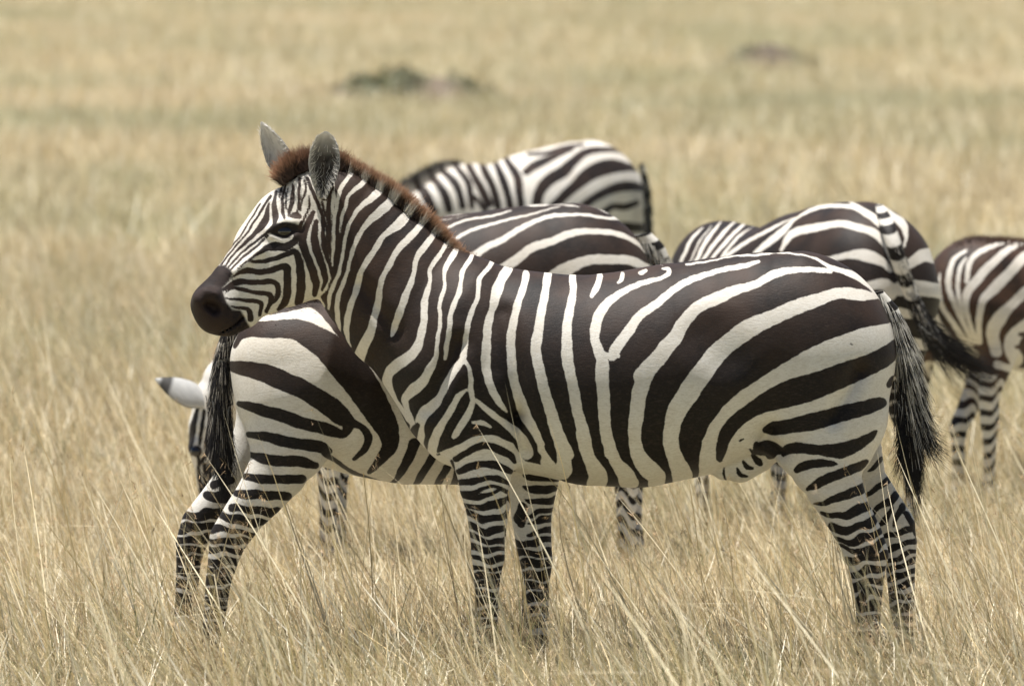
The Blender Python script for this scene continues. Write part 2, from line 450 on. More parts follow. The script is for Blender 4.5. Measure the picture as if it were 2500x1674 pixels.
HEAD = [(762, 510, 90, .066, -.008), (725, 572, 122, .088, -.03), (690, 625, 124, .080, -.05), (640, 668, 99, .062, -.075), (592, 706, 83, .050, -.10), (553, 735, 73, .050, -.118), (537, 750, 61, .050, -.128)]

def st(pts, Y, sx=1., T=None):
    """px stations -> metre stations in the plane Y;  T: px->px transform (for copies of the plan)"""
    a = np.array(pts, float); s = 1.
    if T is not None:
        s = T[2]; a = a.copy(); a[:, 0] = T[0]+a[:, 0]*s; a[:, 1] = T[1]+a[:, 1]*s
    x, z = P(a[:, 0], a[:, 1], Y)
    r = a[:, 2]*s/S_at(Y)
    return np.stack([x, z, r, a[:, 3]*sx, a[:, 4]*sx+Y], 1)

def body(name, chains, vox, Y, ops, mat, root, origin, yaw=0., piv=(0, 0), default=True, skinpoly=None, bias=0., tintz=(.85, 1.25), after=None):
    f, lo = build_field(chains, vox)
    V, F = surface_nets(f, lo, vox); V = laplace(V, F, 9)
    loc = V.copy()
    if yaw:
        c, s = math.cos(yaw), math.sin(yaw)
        X, Yv = V[:, 0]-piv[0], V[:, 1]-piv[1]
        V = np.stack([piv[0]+c*X-s*Yv, piv[1]+s*X+c*Yv, V[:, 2]], 1)
    near = loc[:, 1] < Y
    v = np.full(len(V), CL)
    if default:
        zz = V[:, 2]+.02*np.sin(loc[:, 0]*40+near*2.)+.012*np.sin(loc[:, 0]*90)
        leg = (np.sin(zz*2*math.pi/.058)+.35)*.012
        tor = (np.sin((loc[:, 0]+.18*np.sin(loc[:, 2]*4))*2*math.pi/.125)-.2)*.02
        k = np.clip((V[:, 2]-.50)/.08, 0, 1)
        v = leg*(1-k)+tor*k
    if yaw:      # project through the pivot depth of each point
        tt = (CAM_D+Y)/(CAM_D+V[:, 1]); px_, pz_ = V[:, 0]*tt, CAM_H+(V[:, 2]-CAM_H)*tt
    else: px_, pz_ = V[:, 0], V[:, 2]
    # hand-drawn irregularity of the coat: gentle warp, stronger on the legs
    lw = np.clip((.62-pz_)/.12, 0, 1)
    wx = .0012*np.sin(pz_*53+px_*23+1.3)+.0007*np.sin(pz_*157-px_*61)+lw*.003*np.sin(pz_*55+near*2)
    wz = .0012*np.sin(px_*47-pz_*31+.7)+.0007*np.sin(px_*149+pz_*83)+lw*(.003*np.sin(px_*95+pz_*17+near*1.7)+.004*np.sin(px_*41+pz_*75+near))
    v = paint(px_+wx, pz_+wz, near, ops, Y, np.clip(v, -CL, CL))
    v = v-bias*(1-.6*lw)*(np.clip((px_+.53)/.03, 0, 1) if skinpoly is MUZ1 else 1.)-lw*.0014-np.clip((.45-pz_)/.15, 0, 1)*.0018
    skin = np.zeros(len(V))
    if skinpoly:
        skin = np.clip(paint(px_, pz_, near, skinpoly, Y, np.full(len(V), -CL))/.006+.5, 0, 1)
    tint = np.clip((V[:, 2]-tintz[0])/(tintz[1]-tintz[0]), 0, 1)
    o = mesh_obj('body', V, F, mat, root, origin, attrs={'stripe': v, 'skin': skin, 'tint': tint})
    return o, V

def root_at(loc):
    o = bpy.data.objects.new('zebra', None); C.objects.link(o); o.location = loc; o.empty_display_size = .3
    return o

# ================================================================== 1. the front zebra
W_, B_ = 'w', 'b'
OPS1 = [
 # black ground colour over neck, trunk and upper rump
 ('B', 'P', [(806, 445), (830, 380), (1200, 590), (1600, 600), (1900, 560), (2300, 600), (2300, 800), (2240, 850), (1700, 1300), (1050, 1300), (1010, 1090), (800, 900), (770, 730), (806, 660), (810, 560)]),
 # thigh, white ground
 ('W', 'E', [(1560, 470), (1400, 490), (1300, 497), (1200, 515), (1080, 550), (1000, 575), (850, 650), (720, 720), (600, 800), (480, 880), (380, 970), (310, 1070), (262, 1170), (250, 1280), (247, 1400), (240, 1600), (1700, 1700), (1700, 480)]),
 # elbow and foreleg, white ground
 ('W', 'C', [(500, 1130), (540, 1090), (620, 1045), (700, 1010), (800, 955), (900, 942), (990, 950), (1060, 985), (1110, 1010), (1150, 1080), (1200, 1150), (1390, 1190), (1440, 1230), (1445, 1275), (1480, 1310), (1650, 2600), (400, 2600), (500, 1290), (400, 1150)]),
 # neck whites
 ('w', 'B', [(215, 190, 30), (160, 260, 35), (115, 330, 35), (85, 400, 28), (70, 480, 28), (60, 560, 24), (50, 680, 24), (48, 800, 22), (42, 930, 12)]),
 ('w', 'B', [(320, 245, 35), (250, 320, 42), (170, 390, 30), (140, 470, 30), (115, 560, 25), (105, 640, 15), (100, 690, 5)]),
 ('w', 'B', [(430, 320, 50), (360, 400, 66), (240, 490, 40), (190, 570, 35), (155, 660, 32), (130, 760, 28), (120, 860, 25), (95, 970, 25), (55, 1060, 28), (22, 1160, 32), (8, 1260, 16)]),
 ('w', 'B', [(520, 410, 60), (450, 480, 76), (330, 580, 58), (270, 660, 45), (210, 770, 40), (180, 870, 35), (165, 950, 30), (125, 1050, 32), (90, 1150, 35), (75, 1260, 38), (80, 1360, 36), (100, 1440, 12)]),
 ('w', 'B', [(640, 500, 50), (560, 600, 86), (440, 690, 50), (380, 780, 52), (310, 880, 52), (260, 980, 48), (235, 1060, 58), (210, 1150, 52), (175, 1260, 52), (150, 1360, 52), (150, 1450, 42), (180, 1550, 16)]),
 ('w', 'B', [(740, 600, 40), (640, 700, 60), (540, 810, 50), (480, 910, 50), (430, 1010, 45), (400, 1120, 52), (385, 1230, 60), (360, 1330, 62), (330, 1430, 78), (270, 1568, 92), (240, 1660, 90), (260, 1740, 60)]),
 ('w', 'B', [(830, 670, 40), (760, 760, 60), (690, 860, 50), (665, 960, 40), (640, 1060, 50), (600, 1160, 60), (560, 1260, 62), (530, 1360, 58), (500, 1440, 40), (492, 1455, 22)]),
 ('w', 'B', [(910, 760, 20), (850, 860, 40), (790, 950, 40), (782, 1050, 35), (765, 1120, 50), (745, 1220, 62), (740, 1330, 60), (725, 1430, 66), (700, 1520, 72), (640, 1600, 86), (550, 1670, 95), (475, 1740, 84), (455, 1815, 80), (480, 1880, 66), (520, 1950, 50), (575, 2030, 50), (620, 2100, 60)]),
 ('w', 'B', [(1000, 780, 15), (950, 860, 55), (900, 960, 40), (898, 1040, 30), (890, 1110, 38), (865, 1200, 36), (865, 1330, 36), (850, 1450, 36), (840, 1568, 38), (825, 1620, 50), (790, 1690, 70), (740, 1790, 82), (660, 1860, 95), (600, 1930, 66), (610, 2010, 50), (645, 2120, 60)]),
 ('w', 'B', [(1090, 880, 30), (1040, 960, 45), (1025, 1040, 38), (1010, 1110, 46), (975, 1200, 44), (945, 1300, 45), (930, 1420, 46), (915, 1540, 42), (910, 1600, 38), (903, 1622, 30)]),
 ('w', 'B', [(1220, 950, 40), (1170, 1010, 42), (1160, 1060, 42), (1150, 1150, 40), (1110, 1250, 44), (1080, 1360, 48), (1060, 1450, 46), (1050, 1568, 52), (1037, 1630, 56)]),
 ('w', 'C', [(725, 372, 56), (660, 450, 60), (610, 540, 60), (560, 640, 58), (500, 720, 80), (430, 790, 95), (395, 870, 76), (400, 960, 66), (400, 1040, 60), (440, 1110, 40)]),
 ('w', 'C', [(725, 372, 50), (765, 410, 36), (782, 500, 42), (786, 600, 46), (805, 680, 46)]),
 ('w', 'C', [(770, 592, 20), (700, 640, 48), (650, 720, 58), (600, 810, 60), (560, 880, 68), (520, 950, 78), (495, 1030, 78), (490, 1100, 80)]),
 ('w', 'C', [(805, 690, 44), (765, 780, 58), (725, 850, 60), (685, 920, 58), (652, 965, 36)]),
 ('w', 'C', [(800, 845, 30), (870, 850, 44), (930, 885, 28)]),
 ('w', 'C', [(830, 680, 40), (900, 740, 48), (980, 810, 56), (1060, 870, 62), (1130, 930, 76), (1185, 1010, 90), (1210, 1090, 110)]),
 ('w', 'C', [(330, 860, 18), (320, 920, 24), (312, 960, 12)]),
 # trunk whites
 ('w', 'C', [(1090, -290, 30), (1025, -215, 56), (1000, -130, 56), (958, -30, 56), (938, 20, 52), (920, 120, 62), (900, 250, 70), (898, 350, 74), (905, 450, 74), (930, 560, 68), (970, 640, 60), (1020, 720, 46), (1062, 772, 22)]),
 ('w', 'D', [(110, 185, 66), (75, 230, 66), (30, 340, 66), (5, 450, 52), (-20, 560, 68), (-35, 700, 70), (-40, 820, 74), (-30, 950, 72)]),
 ('w', 'D', [(265, 210, 60), (235, 320, 60), (200, 430, 64), (165, 560, 66), (150, 700, 75), (150, 830, 75), (165, 950, 75), (190, 1070, 80), (222, 1170, 92), (262, 1270, 92), (320, 1370, 80), (372, 1480, 66)]),
 ('w', 'I', [(60, 960, 60), (90, 1050, 80), (130, 1130, 110), (170, 1200, 130)]),
 ('w', 'D', [(435, 215, 68), (410, 320, 64), (390, 440, 70), (365, 560, 75), (345, 680, 85), (340, 780, 85), (355, 880, 88), (380, 980, 84), (410, 1090, 88), (440, 1200, 95), (480, 1330, 98), (525, 1450, 108), (570, 1560, 118)]),
 ('w', 'I', [(210, 850, 108), (240, 950, 120), (262, 1080, 120), (262, 1190, 150), (240, 1230, 100)]),
 ('w', 'D', [(620, 225, 58), (625, 330, 60), (600, 430, 70), (580, 560, 75), (570, 680, 85), (575, 800, 92), (590, 900, 92), (610, 1010, 88), (635, 1120, 88), (655, 1230, 90), (680, 1330, 95), (710, 1440, 95), (735, 1560, 96)]),
 ('w', 'I', [(410, 850, 105), (450, 1000, 108), (500, 1120, 128), (550, 1230, 165), (545, 1320, 170)]),
 ('w', 'D', [(825, 225, 50), (808, 290, 52), (765, 365, 38)]),
 ('w', 'D', [(1005, 210, 36), (990, 245, 38), (960, 268, 22)]),
 ('w', 'D', [(1180, 185, 26), (1145, 200, 36), (1130, 202, 24)]),
 ('w', 'D', [(1300, 165, 18), (1345, 165, 34), (1350, 195, 40), (1300, 228, 34), (1180, 260, 40), (1050, 310, 46), (950, 365, 62), (870, 430, 78), (810, 510, 84), (790, 600, 84), (788, 690, 76), (812, 770, 90), (838, 840, 100), (840, 940, 108), (845, 1050, 104), (850, 1160, 100), (860, 1270, 95), (870, 1380, 90), (890, 1480, 90), (905, 1560, 90)]),
 ('w', 'I', [(605, 750, 98), (620, 880, 108), (660, 1000, 104), (710, 1110, 112), (775, 1200, 150), (815, 1300, 170)]),
 ('w', 'D', [(850, 800, 70), (910, 800, 30), (960, 805, 40)]),
 ('w', 'E', [(605, 130, 22), (500, 160, 33), (350, 190, 34), (200, 235, 40), (100, 295, 46), (0, 370, 52), (-100, 440, 58), (-170, 530, 66), (-235, 620, 70), (-260, 668, 62)]),
 ('w', 'E', [(180, 158, 14), (300, 135, 13), (450, 110, 11), (600, 97, 16), (720, 90, 13), (850, 94, 13), (930, 117, 16), (1010, 160, 28), (1120, 200, 38), (1200, 240, 38), (1260, 280, 34), (1300, 320, 38), (1340, 370, 28), (1385, 430, 12)]),
 ('w', 'E', [(-100, 110, 10), (40, 160, 5)]),
 ('w', 'E', [(1025, 188, 28), (950, 182, 34), (800, 178, 40), (680, 208, 50), (580, 262, 52), (460, 292, 60), (350, 342, 74), (240, 392, 75), (160, 470, 82), (110, 560, 90), (50, 620, 98), (0, 690, 102), (-90, 780, 104)]),
 ('w', 'I', [(1050, 230, 145), (980, 300, 140), (925, 410, 142), (890, 560, 134), (870, 700, 128), (860, 850, 115), (870, 980, 122), (910, 1080, 138), (970, 1160, 165), (1050, 1240, 160), (1050, 1310, 150)]),
 ('w', 'E', [(1310, 345, 30), (1200, 325, 68), (1060, 315, 68), (950, 345, 78), (820, 390, 88), (700, 440, 94), (560, 500, 108), (440, 580, 110), (330, 680, 118), (262, 770, 126), (190, 870, 128), (122, 980, 120), (88, 1080, 100), (84, 1180, 95), (112, 1280, 100), (152, 1380, 120), (160, 1440, 120)]),
 # thigh and leg blacks
 ('b', 'E', [(1405, 645, 95), (1330, 690, 116), (1200, 745, 128), (1050, 800, 138), (900, 855, 158), (780, 890, 148), (660, 935, 124), (560, 985, 90), (480, 1040, 84), (420, 1110, 82), (385, 1190, 68), (375, 1265, 48), (378, 1295, 20)]),
 ('b', 'E', [(1367, 850, 34), (1388, 818, 34)]),
 ('b', 'E', [(1335, 962, 24), (1300, 955, 70), (1200, 985, 82), (1050, 1020, 94), (900, 1060, 95), (780, 1085, 84), (690, 1100, 80), (645, 1112, 46)]),
 ('b', 'E', [(1285, 1120, 12), (1250, 1150, 50), (1180, 1190, 74), (1100, 1220, 84), (1050, 1230, 82), (950, 1225, 60), (850, 1212, 58), (790, 1218, 60), (755, 1240, 44), (745, 1262, 18)]),
 ('b', 'E', [(1055, 1306, 5), (1010, 1302, 34), (930, 1305, 48), (860, 1320, 52), (822, 1345, 34)]),
 ('b', 'E', [(1230, 1300, 26), (1190, 1325, 52), (1100, 1355, 58), (1000, 1390, 54), (930, 1430, 46), (885, 1458, 20)]),
 ('b', 'F', [(660, 475, 56), (570, 510, 58), (480, 540, 44), (400, 568, 30), (355, 578, 10)], 'n'),
 ('b', 'F', [(690, 590, 58), (620, 612, 58), (540, 640, 50), (460, 655, 34), (400, 640, 22)], 'n'),
 ('b', 'F', [(735, 672, 36), (690, 695, 58), (600, 730, 50), (520, 745, 38), (445, 712, 28)], 'n'),
 ('b', 'F', [(790, 735, 30), (720, 775, 50), (650, 800, 45), (570, 815, 38), (480, 795, 28)], 'n'),
 ('b', 'F', [(830, 790, 34), (760, 840, 48), (680, 865, 44), (600, 875, 34), (520, 852, 24)], 'n'),
 ('b', 'F', [(860, 915, 44), (780, 905, 38), (700, 908, 44), (620, 930, 38), (550, 942, 28)], 'n'),
 ('b', 'F', [(840, 960, 26), (800, 995, 30), (720, 992, 44), (650, 1005, 40), (570, 1035, 34)], 'n'),
 ('b', 'F', [(800, 1060, 26), (720, 1062, 26), (660, 1072, 38), (600, 1115, 40)], 'n'),
 ('b', 'F', [(790, 1145, 44), (700, 1130, 48), (660, 1150, 48), (610, 1215, 34)], 'n'),
 ('b', 'F', [(790, 1225, 50), (690, 1222, 50), (600, 1265, 34)], 'n'),
 ('b', 'F', [(790, 1300, 44), (690, 1310, 46), (600, 1330, 34)], 'n'), ('b', 'F', [(790, 1370, 44), (690, 1390, 46), (600, 1400, 34)], 'n'),
 ('b', 'F', [(790, 1450, 50), (600, 1450, 50)], 'n'), ('b', 'F', [(800, 1560, 90), (600, 1560, 90)], 'n'), ('b', 'F', [(800, 1690, 90), (560, 1690, 90)], 'n'),
 ('b', 'F', [(735, 232, 8), (752, 222, 14)], 'f'),
 ('b', 'F', [(800, 320, 25), (750, 370, 30), (710, 400, 8)], 'f'),
 ('b', 'F', [(840, 465, 40), (770, 510, 34), (700, 555, 24), (660, 590, 14)], 'f'),
 ('b', 'F', [(890, 562, 48), (820, 605, 40), (770, 640, 30), (730, 680, 22)], 'f'),
 ('b', 'F', [(862, 622, 14), (850, 660, 24), (820, 720, 34), (785, 745, 18)], 'f'),
 ('b', 'F', [(930, 635, 46), (895, 700, 30), (882, 740, 14)], 'f'),
 ('b', 'F', [(960, 680, 40), (1000, 740, 44), (1020, 800, 30)], 'f'),
 ('b', 'F', [(1030, 770, 24), (950, 785, 26), (880, 800, 36), (820, 832, 28)], 'f'),
 ('b', 'F', [(1030, 835, 34), (930, 872, 34), (860, 900, 28), (800, 940, 18)], 'f'),
 ('b', 'F', [(1020, 925, 24), (930, 942, 24), (850, 985, 22)], 'f'), ('b', 'F', [(1020, 980, 22), (930, 1000, 24), (850, 1045, 22)], 'f'),
 ('b', 'F', [(1020, 1040, 28), (940, 1068, 28), (850, 1095, 26)], 'f'), ('b', 'F', [(1020, 1110, 28), (940, 1130, 28), (850, 1175, 26)], 'f'),
 ('b', 'F', [(1020, 1190, 36), (850, 1230, 30)], 'f'), ('b', 'F', [(1020, 1262, 36), (850, 1295, 30)], 'f'), ('b', 'F', [(1020, 1335, 40), (850, 1360, 34)], 'f'),
 ('b', 'F', [(1040, 1430, 56), (850, 1440, 50)], 'f'), ('b', 'F', [(1040, 1540, 80), (850, 1540, 80)], 'f'), ('b', 'F', [(1040, 1690, 90), (820, 1690, 90)], 'f'),
 # foreleg blacks
 ('b', 'C', [(378, 880, 26), (352, 925, 56), (342, 990, 50), (352, 1050, 14)]),
 ('b', 'C', [(545, 1105, 10), (530, 1115, 8)]),
 ('b', 'C', [(672, 1132, 44), (750, 1082, 48), (850, 1034, 52), (940, 1032, 50), (1030, 1070, 60), (1090, 1110, 48), (1120, 1160, 26)], 'n'),
 ('b', 'C', [(640, 1150, 16), (655, 1200, 16), (665, 1250, 10)], 'n'),
 ('b', 'C', [(695, 1236, 40), (780, 1192, 56), (870, 1167, 44), (960, 1172, 58), (1040, 1210, 48), (1110, 1250, 20)], 'n'),
 ('b', 'C', [(690, 1318, 36), (800, 1300, 48), (900, 1275, 34), (980, 1280, 44), (1075, 1325, 22)], 'n'),
 ('b', 'C', [(690, 1400, 44), (780, 1398, 46), (860, 1362, 26), (930, 1340, 22), (1000, 1350, 22), (1070, 1390, 26)], 'n'),
 ('b', 'C', [(700, 1402, 44), (800, 1418, 44), (900, 1412, 34), (970, 1388, 22), (1010, 1362, 18)], 'n'),
 ('b', 'G', [(405, 548, 24), (520, 560, 46), (620, 545, 56), (760, 503, 50)], 'n'),
 ('b', 'G', [(430, 600, 34), (500, 630, 46), (560, 652, 48), (640, 645, 54), (760, 600, 42)], 'n'),
 ('b', 'G', [(435, 690, 40), (530, 722, 48), (620, 740, 44), (750, 720, 44)], 'n'),
 ('b', 'G', [(440, 775, 42), (540, 800, 44), (620, 820, 44), (740, 808, 44)], 'n'),
 ('b', 'G', [(450, 850, 28), (560, 880, 36), (640, 890, 36), (740, 880, 30)], 'n'),
 ('b', 'G', [(450, 925, 28), (560, 950, 32), (640, 960, 36), (740, 955, 28)], 'n'),
 ('b', 'G', [(450, 1020, 26), (560, 1035, 22), (740, 1020, 26)], 'n'), ('b', 'G', [(470, 1090, 34), (600, 1088, 34), (720, 1085, 30)], 'n'),
 ('b', 'G', [(480, 1150, 26), (600, 1140, 30), (720, 1145, 30)], 'n'), ('b', 'G', [(480, 1210, 34), (720, 1215, 34)], 'n'), ('b', 'G', [(480, 1280, 40), (720, 1285, 40)], 'n'),
 ('b', 'G', [(480, 1360, 40), (720, 1360, 40)], 'n'), ('b', 'G', [(480, 1440, 44), (720, 1440, 44)], 'n'), ('b', 'G', [(480, 1540, 80), (720, 1540, 80)], 'n'), ('b', 'G', [(440, 1720, 200), (720, 1720, 200)], 'n'),
 ('b', 'G', [(860, 610, 70), (850, 680, 92), (862, 750, 50)], 'f'),
 ('b', 'G', [(865, 350, 8), (930, 372, 50), (1050, 372, 62), (1200, 380, 50)], 'f'), ('b', 'G', [(870, 440, 8), (930, 462, 46), (1000, 470, 60), (1120, 460, 50)], 'f'),
 ('b', 'G', [(880, 545, 8), (940, 560, 40), (1110, 545, 46)], 'f'), ('b', 'G', [(900, 670, 8), (950, 652, 24), (1000, 640, 38), (1110, 620, 38)], 'f'),
 ('b', 'G', [(915, 720, 8), (970, 700, 26), (1030, 702, 46), (1110, 690, 44)], 'f'), ('b', 'G', [(900, 830, 10), (985, 792, 40), (1110, 770, 48)], 'f'),
 ('b', 'G', [(780, 850, 36), (840, 885, 52), (900, 880, 36), (980, 868, 44), (1120, 858, 46)], 'f'), ('b', 'G', [(760, 940, 40), (880, 960, 46), (1120, 950, 50)], 'f'),
 ('b', 'G', [(800, 1040, 50), (1130, 1035, 54)], 'f'), ('b', 'G', [(800, 1125, 54), (1130, 1120, 54)], 'f'), ('b', 'G', [(800, 1210, 54), (1130, 1210, 50)], 'f'),
 ('b', 'G', [(800, 1300, 54), (1130, 1290, 54)], 'f'), ('b', 'G', [(800, 1400, 54), (1130, 1390, 54)], 'f'), ('b', 'G', [(800, 1500, 60), (1130, 1490, 60)], 'f'), ('b', 'G', [(740, 1720, 260), (1130, 1720, 260)], 'f'),
 # folds behind the elbow, sheath markings
 ('b', 'C', [(1235, 1000, 4), (1275, 1060, 10), (1308, 1110, 16), (1316, 1160, 4)]),
 ('b', 'E', [(740, 1245, 26), (700, 1232, 70), (650, 1225, 96), (605, 1230, 66), (590, 1200, 30)]),
 ('b', 'E', [(550, 1232, 10), (575, 1255, 22), (600, 1245, 30)]), ('b', 'E', [(515, 1310, 14), (535, 1340, 26), (570, 1350, 14)]),
 ('b', 'E', [(570, 1270, 22), (600, 1310, 40), (620, 1330, 16)]), ('b', 'E', [(480, 1350, 10), (500, 1385, 24), (540, 1400, 10)]), ('b', 'E', [(405, 1350, 6), (400, 1390, 12), (415, 1425, 8)]),
 ('b', 'E', [(645, 1260, 18), (670, 1285, 28), (700, 1265, 16)]),
 # small marks
 ('b', 'E', [(1130, 605, 3), (1145, 612, 3)]), ('b', 'E', [(490, 1178, 8), (510, 1168, 8)]),
 # head, white ground
 ('W', 'A', [(1048, 455), (1055, 560), (1040, 680), (1028, 760), (1022, 900), (1020, 1000), (1025, 1120), (1000, 1210), (950, 1262), (980, 1330), (900, 1420), (200, 1600), (0, 1500), (0, 1000), (560, 300), (900, 250), (1020, 400)]),
 ('b', 'A', [(530, 615, 8), (470, 720, 7), (420, 800, 7), (360, 880, 7), (290, 970, 7), (240, 1030, 7)]),
 ('b', 'A', [(605, 560, 16), (550, 640, 13), (505, 720, 12), (445, 810, 10), (385, 880, 9), (310, 975, 9), (262, 1035, 8)]),
 ('b', 'A', [(600, 600, 6), (580, 655, 24), (576, 715, 40), (545, 768, 44), (500, 815, 28), (435, 875, 20), (375, 935, 13), (330, 990, 10), (290, 1040, 9)]),
 ('b', 'A', [(640, 745, 16), (600, 800, 18), (545, 842, 14), (485, 884, 14), (430, 930, 13), (370, 990, 11), (315, 1045, 9)]),
 ('b', 'A', [(590, 832, 12), (540, 880, 14), (480, 932, 15), (430, 970, 13), (385, 1010, 11), (335, 1060, 10)]),
 ('b', 'A', [(820, 735, 18), (797, 805, 34), (778, 868, 42), (715, 905, 46), (640, 905, 52), (585, 918, 36), (530, 950, 22), (480, 985, 14), (420, 1030, 9), (380, 1060, 7)]),
 ('b', 'A', [(645, 530, 14), (635, 585, 22), (630, 640, 34), (640, 700, 38), (632, 750, 20)]),
 ('b', 'A', [(680, 500, 10), (672, 540, 12), (670, 570, 6)]),
 ('b', 'A', [(705, 490, 10), (694, 540, 15), (690, 610, 18), (692, 680, 20), (700, 712, 12)]),
 ('b', 'A', [(722, 510, 7), (715, 580, 9), (712, 650, 8)]),
 ('b', 'A', [(755, 480, 12), (760, 540, 20), (756, 610, 28), (740, 660, 20), (728, 700, 10)]),
 ('b', 'A', [(805, 440, 16), (800, 520, 17), (805, 600, 15), (800, 650, 12), (770, 690, 8)]),
 ('b', 'A', [(838, 455, 10), (848, 520, 12), (826, 590, 12), (815, 660, 10)]),
 ('b', 'A', [(780, 430, 10), (740, 450, 12), (700, 470, 8)]),
 ('b', 'A', [(858, 440, 18), (885, 510, 20), (920, 580, 20), (955, 660, 18), (985, 740, 18), (1003, 820, 20), (1000, 890, 16)]),
 ('b', 'A', [(868, 560, 8), (878, 620, 12), (852, 690, 12), (825, 740, 10)]),
 ('b', 'A', [(740, 702, 10), (780, 692, 38), (815, 702, 18)]),
 ('b', 'A', [(600, 812, 8), (640, 790, 34), (700, 790, 84), (760, 785, 60), (800, 768, 14)]),
 ('b', 'A', [(905, 672, 26), (868, 740, 38), (836, 810, 46), (832, 875, 50), (852, 950, 48), (882, 1030, 50), (908, 1110, 48), (925, 1180, 42), (912, 1245, 30)]),
 ('b', 'A', [(925, 735, 26), (908, 820, 42), (922, 910, 48), (950, 990, 48), (972, 1070, 42), (985, 1150, 30), (965, 1215, 12)]),
 ('b', 'A', [(960, 660, 14), (972, 740, 24), (968, 820, 24), (980, 900, 34), (1000, 975, 26), (1018, 1050, 16), (1024, 1110, 10)]),
 ('b', 'A', [(1034, 495, 26), (1012, 560, 24), (1008, 650, 26), (1016, 760, 24), (1012, 860, 20), (1020, 960, 16)]),
 ('b', 'A', [(940, 540, 14), (975, 580, 18), (1010, 545, 14)]),
 ('b', 'A', [(960, 600, 12), (985, 680, 12), (1000, 720, 6)]),
 ('b', 'A', [(455, 1008, 8), (540, 1012, 22), (640, 986, 28), (730, 952, 32), (775, 942, 38), (800, 985, 44), (812, 1060, 50), (822, 1140, 52), (816, 1220, 56), (795, 1300, 46)]),
 ('b', 'A', [(335, 1120, 8), (375, 1096, 16), (440, 1074, 36), (540, 1082, 32), (640, 1060, 38), (695, 1042, 38), (724, 1062, 44), (727, 1140, 46), (722, 1220, 50), (702, 1300, 42), (662, 1345, 20)]),
 ('b', 'A', [(285, 1200, 16), (320, 1182, 26), (370, 1155, 40), (420, 1150, 34), (500, 1152, 30), (600, 1146, 34), (648, 1165, 34), (660, 1220, 32), (645, 1270, 26), (612, 1312, 10)]),
 ('b', 'A', [(300, 1222, 8), (340, 1196, 16), (385, 1196, 22), (450, 1210, 22), (540, 1226, 26), (600, 1240, 32), (612, 1290, 32), (580, 1360, 20)]),
 ('b', 'A', [(300, 1262, 8), (350, 1268, 12), (440, 1274, 22), (530, 1286, 28), (548, 1320, 26), (532, 1385, 18)]),
 ('b', 'A', [(340, 1318, 10), (395, 1326, 16), (450, 1335, 26), (468, 1370, 36), (468, 1410, 34)]),
 ('b', 'A', [(60, 1200, 10), (60, 1500, 10)]),
]
for _k, _o in enumerate(OPS1):
    if _o[0] == 'w' and _o[1] == 'B' and 150 < _o[2][0][0] < 1250 and _o[2][0][1] < 960:
        p0, p1 = _o[2][0], _o[2][1]; L = math.hypot(p0[0]-p1[0], p0[1]-p1[1]); e = 75/L
        OPS1[_k] = ('w', 'B', [(p0[0]+(p0[0]-p1[0])*e, p0[1]+(p0[1]-p1[1])*e, max(p0[2], 34)), (p0[0], p0[1], max(p0[2], 38))]+list(_o[2][1:]))
_h = [i for i, o in enumerate(OPS1) if o[0] == 'W' and o[1] == 'A'][0]
for _k in range(_h+1, len(OPS1)):
    if OPS1[_k][1] == 'A': OPS1[_k] = ('b', 'A', [(p[0], p[1], p[2]*1.1+4.0) for p in OPS1[_k][2]])
MUZ1 = [('W', 'A', [(200, 1035), (285, 1035), (335, 1062), (350, 1098), (322, 1150), (285, 1190), (285, 1225), (310, 1290), (345, 1335), (405, 1345), (432, 1395), (470, 1470), (380, 1600), (0, 1600), (-50, 1200), (100, 1040)]),
        ('W', 'A', [(590, 815), (640, 755), (700, 735), (780, 745), (806, 765), (775, 810), (740, 850), (690, 855), (630, 830)])]

